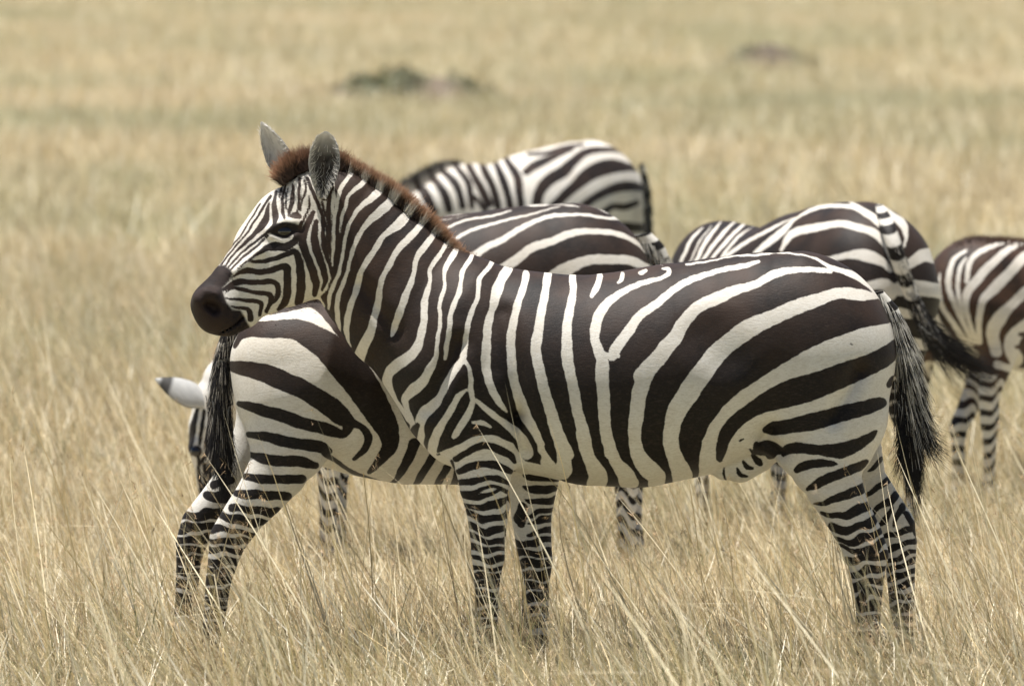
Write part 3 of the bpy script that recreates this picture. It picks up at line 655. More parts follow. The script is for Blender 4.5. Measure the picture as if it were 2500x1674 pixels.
def zebra_front():
    Y = 0.
    ox, oz = P(1650, 1665, 0)
    org = (float(ox), 0., 0.); root = root_at(org)
    tag(root, 'large brown-maned zebra standing side-on in front, chin resting over another zebra\'s rump', 'zebra')
    ch = [dict(st=st(TORSO, Y), k=.05), dict(st=st(SHOULDER, Y), k=.08), dict(st=st(NECK, Y), k=.06)]
    for k in LEGS: ch.append(dict(st=st(LEGS[k], Y), k=.045 if 'h' in k else .035))
    ch.append(dict(st=st([(1768, 1142, 30, .045, 0), (1806, 1132, 46, .055, 0), (1848, 1106, 48, .055, 0), (1880, 1075, 40, .05, 0)], Y), k=.02))
    ch.append(dict(st=st(HEAD, Y), k=.035))
    ch.append(dict(st=st([(738, 640, 78, .088, -.03), (715, 610, 60, .092, -.035)], Y), k=.03))          # cheek
    ch.append(dict(st=st([(600, 770, 24, .032, -.10), (560, 780, 32, .042, -.12)], Y), k=.025))           # chin
    ch.append(dict(st=st([(505, 735, 30, .060, -.135), (530, 762, 36, .056, -.13)], Y), k=.03))          # lips / nostril swell
    ch.append(dict(st=st([(488, 722, 9, .018, -.165), (508, 706, 10, .018, -.172), (534, 712, 9, .016, -.172), (548, 738, 8, .014, -.170)], Y), k=.02))  # nostril rim
    ch.append(dict(st=st([(660, 560, 10, .016, -.108), (695, 540, 13, .022, -.106), (735, 540, 9, .014, -.100)], Y), k=.018)) # brow
    ch.append(dict(st=st([(640, 610, 6, .012, -.120), (575, 660, 6, .014, -.130)], Y), k=.03))           # facial crest
    ch.append(dict(st=st([(665, 575, 5, .007, -.121), (695, 584, 6, .007, -.123), (728, 572, 5, .007, -.117)], Y), k=.010))  # lower lid
    ch.append(dict(st=st([(513, 738, 10, .034, -.192), (530, 748, 14, .034, -.194)], Y), k=.012, neg=1))   # nostril
    ch.append(dict(st=st([(545, 806, 3, .08, -.20), (575, 790, 3, .08, -.20), (598, 768, 3, .05, -.17)], Y), k=.008, neg=1))  # mouth line
    ch.append(dict(st=st([(1880, 1040, 12, .10, -.27), (1862, 1062, 14, .12, -.27), (1900, 1092, 10, .08, -.26)], Y), k=.05, neg=1))  # flank fold
    ch.append(dict(st=st([(1262, 1010, 8, .07, -.28), (1283, 1090, 10, .08, -.27)], Y), k=.06, neg=1))        # behind elbow
    ch.append(dict(st=st([(1120, 830, 10, .05, -.27), (1045, 990, 12, .05, -.27)], Y), k=.05, neg=1))
    ch.append(dict(st=st([(1232, 760, 10, .05, -.297), (1255, 900, 12, .05, -.302), (1262, 1000, 10, .05, -.29)], Y), k=.06, neg=1))   # behind the shoulder
    ch.append(dict(st=st([(1735, 790, 60, .05, -.306), (1770, 850, 50, .05, -.314)], Y), k=.06, neg=1))   # flank hollow
    ch.append(dict(st=st([(880, 690, 8, .038, -.158), (960, 800, 10, .036, -.188)], Y), k=.05, neg=1))   # neck groove
    ch.append(dict(st=st([(2030, 1010, 8, .04, -.262), (2090, 900, 8, .04, -.25)], Y), k=.05, neg=1))
    o, V = body('body', ch, .0055, Y, OPS1, M_COAT, root, org, default=False, skinpoly=MUZ1, bias=.0014)
    # eye
    def surf_y(px, py):
        x, z = P(px, py, 0); d = np.hypot(V[:, 0]-x, V[:, 2]-z)+np.where(V[:, 1] > 0, 9, 0)
        return float(x), float(z), float(V[np.argsort(d)[:8], 1].min())
    x, z, y = surf_y(696, 562); ball('eye', (x, y+.012, z), .023, M_EYE, root, org, (1.15, .85, .85))
    ball('eye', (x-.03, y+.16, z), .022, M_EYE, root, org)
    # ears
    b = guide([(786, 486, -.098)])[0]; t = guide([(796, 321, -.105)])[0]
    ear_mesh('ear', b, t, .104, (-.35, -1, .05), .85, root, org, back=(.5, .46, .4), inner=(.014, .011, .010), rim=(.80, .77, .72), pointed=False, hair=420)
    b = guide([(705, 440, .02)])[0]; t = guide([(637, 298, .06)])[0]
    ear_mesh('ear', b, t, .105, (-.75, -.55, .30), .8, root, org, rim=(.75, .73, .70), inner=(.62, .60, .57), hair=300)
    # mane
    crest = guide([(835, 398, 0), (870, 418, 0), (937, 458, 0), (975, 488, 0), (1010, 520, 0), (1042, 548, 0), (1075, 588, 0), (1112, 625, 0), (1155, 646, 0), (1200, 654, 0)])
    lean = [(.2, 0, 1), (.35, 0, 1), (.5, 0, 1), (.62, 0, 1), (.75, 0, .9), (.75, 0, .9), (.75, 0, .8), (.65, 0, .75), (.6, 0, .7), (.6, 0, .6)]
    mane('mane', crest, 9000, [.040, .042, .044, .046, .046, .046, .046, .042, .034, .018], lean, .026, Y, OPS1, root, org, rad=.0010)
    fl = guide([(690, 438, -.03), (715, 415, -.02), (745, 402, -.01), (775, 398, 0), (800, 395, 0), (835, 398, 0)])
    mane('forelock', fl, 3200, [.05, .062, .068, .06, .05, .05], [(-.75, -.1, .8), (-.4, 0, 1), (0, 0, 1), (.1, 0, 1), (.2, 0, 1), (.2, 0, 1)], .04, Y, [], root, org, jitter=.3, brown=(.30, .155, .085))
    # fine ridge of hair along the withers and back
    bl = guide([(1130, 640, 0), (1200, 650, 0), (1300, 663, 0), (1400, 671, 0)])
    mane('withers_hair', bl, 1800, [.03, .024, .016, .01], [(.8, 0, .5), (.9, 0, .4), (1, 0, .3), (1, 0, .2)], .02, Y, [], root, org, brown=(.085, .045, .028))
    # tail
    tl = guide([(2142, 712, 0), (2172, 752, 0), (2196, 812, .0), (2208, 880, 0), (2214, 950, 0), (2216, 1010, 0)])
    make_tail(root, org, tl, [.018, .026, .026, .023, .018, .012], N=6500,
              ends=[(2190, 1130, -.02), (2222, 1200, 0), (2246, 1210, .02), (2256, 1120, .03), (2312, 1108, .05), (2200, 1080, -.03)], side=(2270, 930), Y=Y)
    for k, (hx, hy) in HOOVES.items():
        x, z = P(hx, hy, Y); hoof((float(x), -.13 if k[0] == 'n' else .13, 0), .052, root, org)
    return root

def make_tail(root, org, line, rad, N, ends, side, Y, bands=True, white=(.74, .70, .62), whiteup=.5, dx=0., rr=.0011, spread=1., share=1.):
    # dock: a striped tapered tube
    t = np.linspace(0, 1, 26); c = along(line, t); r = np.interp(t, np.linspace(0, 1, len(rad)), rad)
    K = len(t); n = 14; V = []; v = []
    for i in range(K):
        for j in range(n):
            a = 2*math.pi*j/n
            V.append((c[i, 0]+r[i]*math.cos(a), c[i, 1]+r[i]*math.sin(a)*.9, c[i, 2]+.2*r[i]*math.cos(a)))
            v.append(.012*math.sin(t[i]*38+.9*math.sin(a))+.0)
    F = [[i*n+j, i*n+(j+1) % n, (i+1)*n+(j+1) % n, (i+1)*n+j] for i in range(K-1) for j in range(n)]
    dock = mesh_obj('tail', V, F, M_COAT, root, org, attrs={'stripe': v, 'skin': np.zeros(len(V)), 'tint': np.zeros(len(V))})
    # side fringe: light and dark hair, growing down and outwards
    if N > 1500:
        n1 = int(N*.6); t = rng.random(n1)**.8; rt = along(line, t); rad1 = np.interp(t, np.linspace(0, 1, len(rad)), rad)
        a = rng.random(n1)*2*math.pi; rt[:, 0] += rad1*np.cos(a)*.9; rt[:, 1] += rad1*np.sin(a)*.8
        L = (.034+.09*t)*(1+rng.normal(0, .2, n1))*spread; ks = np.linspace(0, 1, 5)
        outw = np.stack([.25+.30*rng.random(n1)+.25*np.cos(a)+dx, .5*np.sin(a)*.6, -1+rng.normal(0, .1, n1)], 1); outw /= np.linalg.norm(outw, axis=1, keepdims=True)
        paths = rt[:, None]+outw[:, None]*(L[:, None]*ks)[..., None]; paths[:, :, 2] -= (.25*L[:, None]*ks**2)
        band = np.sin(t*38+.9*np.sin(a)) > -.35-.8*t
        light = np.where(rng.random(n1) < np.interp(t, [0, .45, .8, 1], [.95, .8, .35, .1])*share, 1., 0.)*band
        cols = np.zeros((n1, 5, 3)); cols[:] = (.016, .013, .012); cols += light[:, None, None]*(np.array(white)-.016)*(1-.35*rng.random((n1, 1, 1)))
        tubes('tail_fringe', paths, rr*(1-ks*.7), cols, M_HAIR, dock, (0, 0, 0)).location = (0, 0, 0)
        for o in dock.children: o.data.transform(__import__('mathutils').Matrix.Translation((-org[0], -org[1], -org[2])))
    # tuft: long black strands
    E = guide([(e[0], e[1], e[2]+Y) for e in ends]); n2 = int(N*.4)
    t = .72+.28*rng.random(n2); rt = along(line, t)+rng.normal(0, .012, (n2, 3))
    wts = rng.random(len(E))*.2+1; wts[-2 if len(E) > 4 else -1] *= .45
    ei = rng.choice(len(E), n2, p=wts/wts.sum()); end = E[ei]+rng.normal(0, 1, (n2, 3))*[.012, .012, .045]
    end = rt+(end-rt)*(.45+.55*rng.random((n2, 1))**.6)
    K = 7; ks = np.linspace(0, 1, K)
    mid = (rt+end)/2; mid[:, 0] = mid[:, 0]*.5+.5*(rt[:, 0]+.018+rng.normal(0, .02, n2)); mid[:, 2] -= .03
    paths = rt[:, None]*((1-ks)**2)[None, :, None]+mid[:, None]*(2*ks*(1-ks))[None, :, None]+end[:, None]*(ks**2)[None, :, None]
    light = (rng.random(n2) < .22)*1.
    cols = np.zeros((n2, K, 3)); cols[:] = (.013, .011, .011); cols += (light[:, None]*np.clip(1-ks*2.2, 0, 1))[..., None]*.30
    tf = tubes('tail_tuft', paths, rr*1.1*(1-ks*.75), cols, M_HAIR, dock, (0, 0, 0))
    tf.data.transform(__import__('mathutils').Matrix.Translation((-org[0], -org[1], -org[2])))
    return dock
# ================================================================== 2. the zebra under the chin (faces right)
_A3 = [('B', 'H', [(380, 120), (640, 100), (760, 60), (900, 60), (1100, 300), (1300, 560), (1330, 900), (1560, 960), (1560, 1000), (860, 990), (840, 760), (600, 600), (380, 300)])]
OPS3 = [
 ('W', 'H', [(150, 100), (1560, 0), (1560, 1700), (150, 1700)]),
 ('b', 'H', [(440, 280, 8), (470, 230, 26), (520, 200, 52), (600, 192, 66), (720, 190, 84), (820, 226, 108), (920, 300, 132), (1010, 400, 150), (1080, 500, 140), (1130, 590, 120), (1172, 670, 96), (1182, 740, 72), (1150, 805, 46), (1110, 855, 26), (1078, 890, 10)]),
 ('b', 'H', [(600, 118, 10), (680, 92, 30), (740, 74, 44), (820, 60, 60), (900, 120, 60), (960, 220, 30), (1020, 300, 10)]),
 ('b', 'H', [(436, 375, 44), (520, 380, 66), (620, 408, 80), (720, 448, 80), (820, 498, 78), (900, 556, 88), (960, 606, 78), (1000, 636, 40), (1045, 655, 24), (1078, 700, 30), (1062, 765, 22), (1010, 815, 8)]),
 ('b', 'H', [(468, 548, 20), (560, 566, 42), (680, 600, 50), (800, 640, 48), (900, 668, 46), (960, 690, 30), (985, 655, 40)]),
 ('b', 'H', [(508, 690, 16), (580, 696, 34), (680, 716, 44), (780, 736, 44), (850, 746, 48), (890, 770, 28)]),
 ('b', 'H', [(528, 792, 20), (580, 802, 38), (680, 812, 44), (760, 816, 42), (830, 836, 24)]),
 ('b', 'H', [(495, 892, 18), (580, 897, 34), (680, 902, 34), (765, 900, 34)]),
 ('b', 'H', [(450, 972, 20), (540, 972, 36), (620, 980, 40), (700, 980, 32)]),
 ('b', 'H', [(430, 1040, 26), (520, 1046, 36), (640, 1062, 38)]),
 ('b', 'H', [(600, 1118, 28), (520, 1108, 28), (440, 1086, 30), (380, 1075, 34)], 'n'),
 ('b', 'H', [(560, 1172, 26), (430, 1146, 20), (320, 1140, 24)], 'n'), ('b', 'H', [(540, 1214, 26), (420, 1192, 20), (310, 1196, 20)], 'n'),
 ('b', 'H', [(520, 1256, 26), (400, 1236, 22), (250, 1250, 22)], 'n'), ('b', 'H', [(500, 1300, 26), (240, 1290, 26)], 'n'),
 ('b', 'H', [(490, 1345, 26), (240, 1340, 26)], 'n'), ('b', 'H', [(490, 1392, 26), (270, 1388, 26)], 'n'), ('b', 'H', [(490, 1440, 26), (270, 1438, 26)], 'n'),
 ('b', 'H', [(490, 1488, 26), (270, 1488, 26)], 'n'), ('b', 'H', [(490, 1540, 30), (270, 1540, 30)], 'n'), ('b', 'H', [(490, 1640, 110), (250, 1640, 110)], 'n'),
 ('b', 'H', [(420, 930, 26), (330, 955, 30)], 'f'), ('b', 'H', [(420, 1020, 50), (300, 1005, 36)], 'f'), ('b', 'H', [(380, 1090, 44), (220, 1105, 40), (140, 1110, 40)], 'f'),
 ('b', 'H', [(380, 1150, 36), (140, 1168, 36)], 'f'), ('b', 'H', [(380, 1210, 30), (130, 1222, 30)], 'f'), ('b', 'H', [(380, 1266, 30), (130, 1274, 30)], 'f'),
 ('b', 'H', [(380, 1320, 30), (110, 1325, 30)], 'f'), ('b', 'H', [(380, 1375, 30), (110, 1378, 30)], 'f'), ('b', 'H', [(380, 1430, 30), (110, 1432, 30)], 'f'), ('b', 'H', [(380, 1530, 90), (100, 1530, 90)], 'f'),
 ('b', 'H', [(1300, 740, 44), (1255, 845, 36), (1215, 918, 20), (1188, 950, 10)]), ('b', 'H', [(1385, 810, 26), (1345, 880, 28), (1300, 965, 18)]),
 ('b', 'H', [(1450, 870, 30), (1405, 965, 24)]), ('b', 'H', [(1505, 890, 30), (1485, 975, 20)]),
 ('b', 'H', [(870, 782, 14), (950, 850, 12), (1050, 912, 11), (1180, 957, 11), (1300, 974, 10), (1520, 980, 10)]),
]
def zebra_under():
    Y = .36; ox, oz = P(850, 1640, Y); org = (float(ox), Y, 0.); root = root_at(org)
    tag(root, 'zebra facing right, its striped rump and black tail under the front zebra\'s chin', 'zebra')
    ch = [dict(st=st([(790, 925, 207, .23, 0), (900, 955, 214, .26, .08), (1000, 978, 213, .28, .16), (1100, 985, 210, .28, .24), (1200, 975, 205, .26, .32), (1280, 960, 195, .23, .38)], Y), k=.05)]
    ch.append(dict(st=st([(692, 880, 128, .14, -.06), (705, 960, 128, .13, -.09), (712, 1030, 112, .11, -.11), (708, 1080, 96, .10, -.12), (682, 1140, 74, .08, -.125), (640, 1200, 60, .062, -.13), (599, 1250, 51, .05, -.13), (562, 1305, 47, .044, -.13),
        (549, 1355, 38, .038, -.13), (536, 1415, 31, .033, -.13), (527, 1500, 27, .03, -.13), (525, 1578, 30, .035, -.13), (532, 1616, 27, .033, -.13)], Y), k=.05))
    ch.append(dict(st=st([(700, 900, 125, .13, .1), (660, 1050, 90, .10, .12), (580, 1165, 50, .07, .13), (524, 1235, 46, .05, .13), (482, 1285, 44, .045, .13), (462, 1335, 38, .04, .13),
        (456, 1385, 30, .033, .13), (450, 1480, 27, .03, .13), (450, 1570, 30, .035, .13), (457, 1606, 27, .033, .13)], Y), k=.05))
    ch.append(dict(st=st([(1215, 1020, 100, .10, .25), (1205, 1150, 66, .07, .24), (1196, 1260, 46, .05, .24), (1192, 1350, 40, .044, .24), (1188, 1420, 28, .03, .24), (1188, 1575, 28, .03, .24), (1194, 1618, 27, .03, .24)], Y), k=.05))
    ch.append(dict(st=st([(1300, 1020, 100, .10, .48), (1312, 1150, 66, .07, .48), (1306, 1260, 46, .05, .48), (1304, 1350, 40, .044, .48), (1302, 1420, 28, .03, .48), (1302, 1565, 28, .03, .48), (1308, 1608, 27, .03, .48)], Y), k=.05))
    ch.append(dict(st=st([(1290, 940, 165, .15, .40), (1380, 905, 118, .11, .46), (1450, 880, 90, .09, .50), (1505, 862, 68, .07, .54)], Y), k=.06))
    ch.append(dict(st=st([(1505, 866, 62, .065, .54), (1555, 895, 64, .07, .58), (1610, 935, 44, .05, .63), (1655, 968, 38, .05, .67)], Y), k=.03))
    o, V = body('body', ch, .0065, Y, OPS3, M_COAT, root, org, bias=.0038, tintz=(.8, 1.08))
    for dy in (-.04, .04):
        b = guide([(1495, 815, Y+.54+dy)])[0]; t = guide([(1480, 740, Y+.54+dy*2)])[0]
        ear_mesh('ear', b, t, .09, (.3, -1 if dy < 0 else 1, .1), .8, root, org)
    tl = guide([(566, 790, Y-.02), (553, 830, Y-.02), (544, 880, Y-.02), (538, 940, Y-.02), (536, 1000, Y-.02), (538, 1040, Y-.02)])
    make_tail(root, org, tl, [.022, .026, .026, .022, .018, .012], N=4200, ends=[(530, 1150, 0), (545, 1205, 0), (556, 1200, 0), (572, 1150, .02), (520, 1160, 0), (556, 1110, 0)], side=None, Y=Y-.02, dx=-.42, white=(.40, .36, .30), spread=.75, share=.45)
    cr = guide([(600, 776, Y-.05), (640, 752, Y-.05), (700, 730, Y-.05), (780, 716, Y-.05), (860, 728, Y)])
    mane('rump_ridge_hair', cr, 2200, [.004, .010, .016, .018, .014], [(.5, -.5, .7)]*5, .07, Y, [], root, org, brown=(.13, .06, .035))
    for hx, hy, yy in ((538, 1640, -.13), (462, 1640, .13), (1198, 1640, .24), (1312, 1640, .48)):
        x, z = P(hx, hy, Y+yy); hoof((float(x), Y+yy, 0), .05, root, org)

# ================================================================== 3. grazing zebra behind the two
OPS5 = [
 ('B', 'J', [(300, 560), (1400, 540), (1700, 600), (2000, 850), (2200, 1100), (2100, 1700), (300, 1700)]),
 ('w', 'J', [(385, 712, 12), (560, 690, 10), (720, 657, 13), (860, 636, 14), (1000, 627, 18), (1150, 625, 18), (1300, 622, 14), (1400, 626, 17), (1450, 635, 12)]),
 ('w', 'J', [(380, 742, 10), (480, 722, 10), (600, 700, 8)]),
 ('w', 'J', [(430, 792, 26), (560, 742, 22), (700, 716, 20), (820, 692, 20), (930, 666, 16)]),
 ('w', 'J', [(500, 876, 36), (600, 820, 30), (740, 770, 27), (880, 736, 24), (1030, 700, 20), (1180, 662, 18), (1300, 636, 12)]),
 ('w', 'J', [(560, 1040, 66), (640, 1000, 70), (740, 930, 60), (860, 880, 54), (980, 800, 48), (1110, 740, 40), (1250, 700, 35), (1400, 690, 27), (1540, 700, 27), (1680, 722, 25), (1760, 732, 34)]),
 ('w', 'J', [(1490, 612, 18), (1600, 650, 20), (1720, 702, 24), (1800, 752, 25), (1880, 812, 24), (1930, 862, 12)]),
 ('w', 'J', [(820, 1130, 90), (900, 1070, 86), (1000, 1000, 76), (1100, 930, 70), (1250, 880, 64), (1350, 840, 66), (1500, 812, 50), (1650, 822, 48), (1780, 850, 44), (1870, 900, 38), (1940, 970, 24), (1972, 1035, 10)]),
 ('w', 'J', [(1150, 1250, 110), (1260, 1150, 110), (1380, 1080, 105), (1500, 1032, 84), (1650, 1022, 76), (1800, 1030, 76), (1900, 1060, 66), (1990, 1095, 40)]),
 ('w', 'J', [(1400, 1300, 90), (1600, 1200, 80), (1900, 1210, 70)]),
 ('w', 'J', [(1500, 1500, 90), (1700, 1380, 80), (1950, 1370, 60)]),
 ('W', 'N', [(560, 150), (1400, 150), (1400, 900), (700, 900), (700, 500)]),
 ('b', 'N', [(870, 340, 12), (850, 420, 22), (835, 500, 30), (830, 545, 26)]), ('b', 'N', [(900, 360, 12), (885, 440, 14), (880, 500, 10)]), ('b', 'N', [(930, 370, 12), (915, 450, 16), (910, 540, 14), (880, 580, 10)]),
 ('b', 'N', [(960, 370, 14), (940, 480, 18), (935, 580, 16), (900, 640, 12)]), ('b', 'N', [(870, 560, 10), (875, 640, 12), (885, 740, 12)]), ('b', 'N', [(900, 590, 12), (905, 680, 14), (910, 770, 12)]),
 ('b', 'N', [(925, 620, 12), (930, 700, 14), (935, 800, 12)]), ('b', 'N', [(990, 380, 16), (980, 500, 18), (960, 640, 16), (950, 800, 12)]),
]
def plan(ids, Y, T, dx=None, dys=None):
    out = []
    for k in ids:
        pts = [(p[0]+(dx or {}).get(k, 0)*min(1, i/4)/T[2],)+tuple(p[1:]) for i, p in enumerate(LEGS[k])]
        out.append(dict(st=st(pts, Y, T=T), k=.045))
    return out

def zebra_grazing():
    Y = 4.55; T = (-254.7, -23.2, .847); ox, oz = P(1150, 1387, Y); org = (float(ox), Y, 0.); root = root_at(org)
    tag(root, 'grazing zebra behind the brown mane, its white-backed ear and lowered head at far left', 'zebra')
    ch = [dict(st=st(TORSO, Y, T=T), k=.05), dict(st=st(SHOULDER, Y, T=T), k=.09)]+plan(LEGS, Y, T, dx={'nf': 50, 'ff': -35, 'nh': -8, 'fh': -70})
    ch.append(dict(st=st([(770, 750, 150, .16, 0), (700, 830, 122, .13, 0), (630, 895, 96, .105, 0), (570, 940, 78, .09, 0), (535, 975, 62, .08, 0)], Y), k=.08))
    ch.append(dict(st=st([(535, 985, 54, .075, 0), (516, 1040, 56, .085, 0), (510, 1090, 50, .08, 0), (515, 1150, 38, .06, 0), (517, 1210, 32, .05, 0), (512, 1260, 32, .05, 0), (506, 1285, 30, .05, 0)], Y), k=.03))
    ch.append(dict(st=st([(470, 1092, 9, .03, -.045), (480, 1080, 10, .03, -.05)], Y), k=.02))
    muz = [('W', 'P', [(440, 1235), (580, 1235), (580, 1350), (440, 1350)])]
    o, V = body('body', ch, .008, Y, OPS5, M_COAT, root, org, bias=.002, skinpoly=muz)
    x, z = P(473, 1098, Y); ball('eye', (float(x)+.012, Y-.075, float(z)), .022, M_EYE, root, org); ball('eye', (float(x)+.012, Y+.075, float(z)), .022, M_EYE, root, org)
    b = guide([(512, 985, Y-.05)])[0]; t = guide([(378, 925, Y-.1)])[0]
    ear_mesh('ear', b, t, .108, (-.2, .9, -.5), .4, root, org, back=(.72, .71, .68), tipdark=.85)
    b = guide([(515, 950, Y+.05)])[0]; t = guide([(460, 880, Y+.12)])[0]
    b = guide([(560, 960, Y+.06)])[0]; t = guide([(520, 890, Y+.16)])[0]
    ear_mesh('ear', b, t, .10, (-.3, .3, .9), .8, root, org)
    cr = guide([(840, 600, Y), (760, 640, Y), (680, 730, Y), (600, 820, Y), (545, 905, Y)])
    mane('mane', cr, 2500, [.03, .06, .08, .08, .07], [(-.5, 0, .9)]*5, .03, Y, OPS5, root, org, rad=.0016)
    tl = guide([(1566, 572, Y), (1596, 600, Y), (1614, 640, Y), (1622, 700, Y), (1622, 780, Y), (1618, 840, Y)])
    make_tail(root, org, tl, [.034, .036, .034, .03, .025, .02], N=1600, ends=[(1605, 1000, 0), (1625, 1040, 0), (1590, 990, 0)], side=None, Y=Y, dx=0, rr=.002)
    for hx, yy in ((820, -.13), (815, .13), (1520, -.13), (1540, .13)):
        x, z = P(hx, 1387, Y+yy); hoof((float(x), Y+yy, 0), .05, root, org)

# ================================================================== 4. farthest zebra
OPS6 = [
 ('W', 'J', [(100, 100), (2100, 100), (2100, 1300), (100, 1300)]),
 ('b', 'J', [(180, 470, 24), (250, 510, 50), (300, 590, 60), (340, 680, 50)]), ('b', 'J', [(300, 400, 24), (360, 450, 44), (420, 540, 50), (460, 660, 44)]),
 ('b', 'J', [(400, 370, 22), (470, 420, 40), (530, 510, 40), (560, 640, 34)]), ('b', 'J', [(495, 310, 22), (555, 390, 34), (610, 480, 34), (630, 640, 26)]), ('b', 'J', [(650, 560, 10), (690, 610, 20), (740, 680, 20)]),
 ('b', 'J', [(575, 260, 22), (630, 370, 36), (690, 480, 44), (760, 620, 44)]), ('b', 'J', [(675, 240, 22), (735, 380, 38), (790, 490, 44), (830, 640, 40)]),
 ('b', 'J', [(780, 240, 20), (840, 370, 36), (885, 480, 44), (925, 640, 40)]), ('b', 'J', [(870, 240, 20), (915, 310, 34), (955, 370, 48), (985, 450, 46), (1005, 640, 42)]),
 ('b', 'J', [(1060, 240, 14), (1180, 232, 14), (1330, 190, 14), (1480, 165, 10)]), ('b', 'J', [(1045, 375, 40), (1110, 325, 50), (1220, 275, 42), (1330, 225, 24), (1400, 200, 8)]),
 ('b', 'J', [(1120, 660, 60), (1150, 520, 66), (1230, 430, 74), (1330, 370, 76), (1400, 300, 62), (1480, 235, 48), (1600, 205, 30), (1750, 212, 20), (1850, 262, 12)]),
 ('b', 'J', [(1240, 660, 60), (1320, 570, 56), (1400, 500, 62), (1500, 410, 90), (1600, 355, 108), (1720, 330, 86), (1850, 345, 38), (1910, 365, 12)]),
 ('b', 'J', [(1420, 680, 44), (1540, 590, 42), (1640, 530, 50), (1750, 492, 60), (1860, 482, 52), (1940, 500, 40)]),
 ('b', 'J', [(1600, 720, 40), (1700, 640, 30), (1800, 640, 40), (1890, 610, 24)]),
 ('b', 'J', [(1500, 900, 60), (1700, 800, 60), (1950, 800, 50)]), ('b', 'J', [(1500, 1050, 60), (1700, 950, 60), (1950, 950, 50)]), ('b', 'J', [(300, 900, 40), (600, 820, 40), (1000, 840, 40), (1300, 860, 40)]),
]
def rotz(p, piv, yaw):
    c, s = math.cos(yaw), math.sin(yaw); x, y = p[0]-piv[0], p[1]-piv[1]
    return (piv[0]+c*x-s*y, piv[1]+s*x+c*y)

def legs_hooves(T, Y, piv, yaw, root, org, dx=None):
    for k, (hx, hy) in HOOVES.items():
        hx = T[0]+(hx+(dx or {}).get(k, 0)/T[2])*T[2]
        yy = Y+(-.13 if k[0] == 'n' else .13)*T[3]; x, z = P(hx, 1000, yy); q = rotz((float(x), yy), piv, yaw)
        hoof((q[0], q[1], 0), .05*T[3], root, org)

def zebra_far():
    Y = 14.6; s = .615; pv = 1265; T = (pv-1500*s, -28, s, 1.); yaw = math.radians(50)
    ox, _ = P(pv, 996, Y); org = (float(ox), Y, 0.); root = root_at(org); piv = (float(ox), Y)
    tag(root, 'farthest zebra, only its softly focused back, rump and dark tail seen above the others', 'zebra')
    tor = [(x, y+max(0, 1550-x)*.10, r-max(0, 1550-x)*.035, w, yy) for x, y, r, w, yy in TORSO]
    ch = [dict(st=st(tor, Y, T=T), k=.05)]+plan(LEGS, Y, T)
    ch.append(dict(st=st([(1060, 502, 92, .14, 0), (985, 508, 78, .12, 0), (915, 520, 70, .10, 0), (855, 545, 62, .09, 0), (805, 578, 52, .08, 0)], Y), k=.08))
    ch.append(dict(st=st([(800, 580, 42, .075, 0), (785, 640, 44, .085, 0), (788, 700, 34, .06, 0), (795, 750, 26, .05, 0), (798, 780, 24, .05, 0)], Y), k=.03))
    _, V = body('body', ch, .011, Y, OPS6, M_COAT, root, org, bias=.006, yaw=yaw, piv=piv)
    cr = crest_of(V, float(P(1125, 400, Y)[0]), float(P(975, 400, Y)[0]), 8)
    mane('mane', cr, 2500, [.03, .06, .07, .08, .08], [(-.4, 0, .9)]*5, .04, Y, OPS6, root, org, rad=.002, brown=(.03, .025, .02), near=None)
    tl = guide([(1566, 400, Y+.3), (1578, 450, Y+.3), (1582, 520, Y+.3), (1582, 590, Y+.3), (1580, 640, Y+.3)])
    make_tail(root, org, tl, [.012, .016, .016, .014, .012], N=1600, ends=[(1572, 740, 0), (1582, 760, 0), (1586, 720, 0)], side=None, Y=Y+.3, dx=-.3, rr=.003, spread=.4, white=(.1, .1, .09))
    for dy in (-.05, .05):
        q = rotz((float(P(800, 560, Y)[0]), Y+dy), piv, yaw); b = np.array([q[0], q[1], float(P(800, 535, Y)[1])])
        ear_mesh('ear', b, b+np.array([-.1, -.1+dy, .1]), .09, (-1, -.5, 0), .8, root, org)
    legs_hooves(T, Y, piv, yaw, root, org)

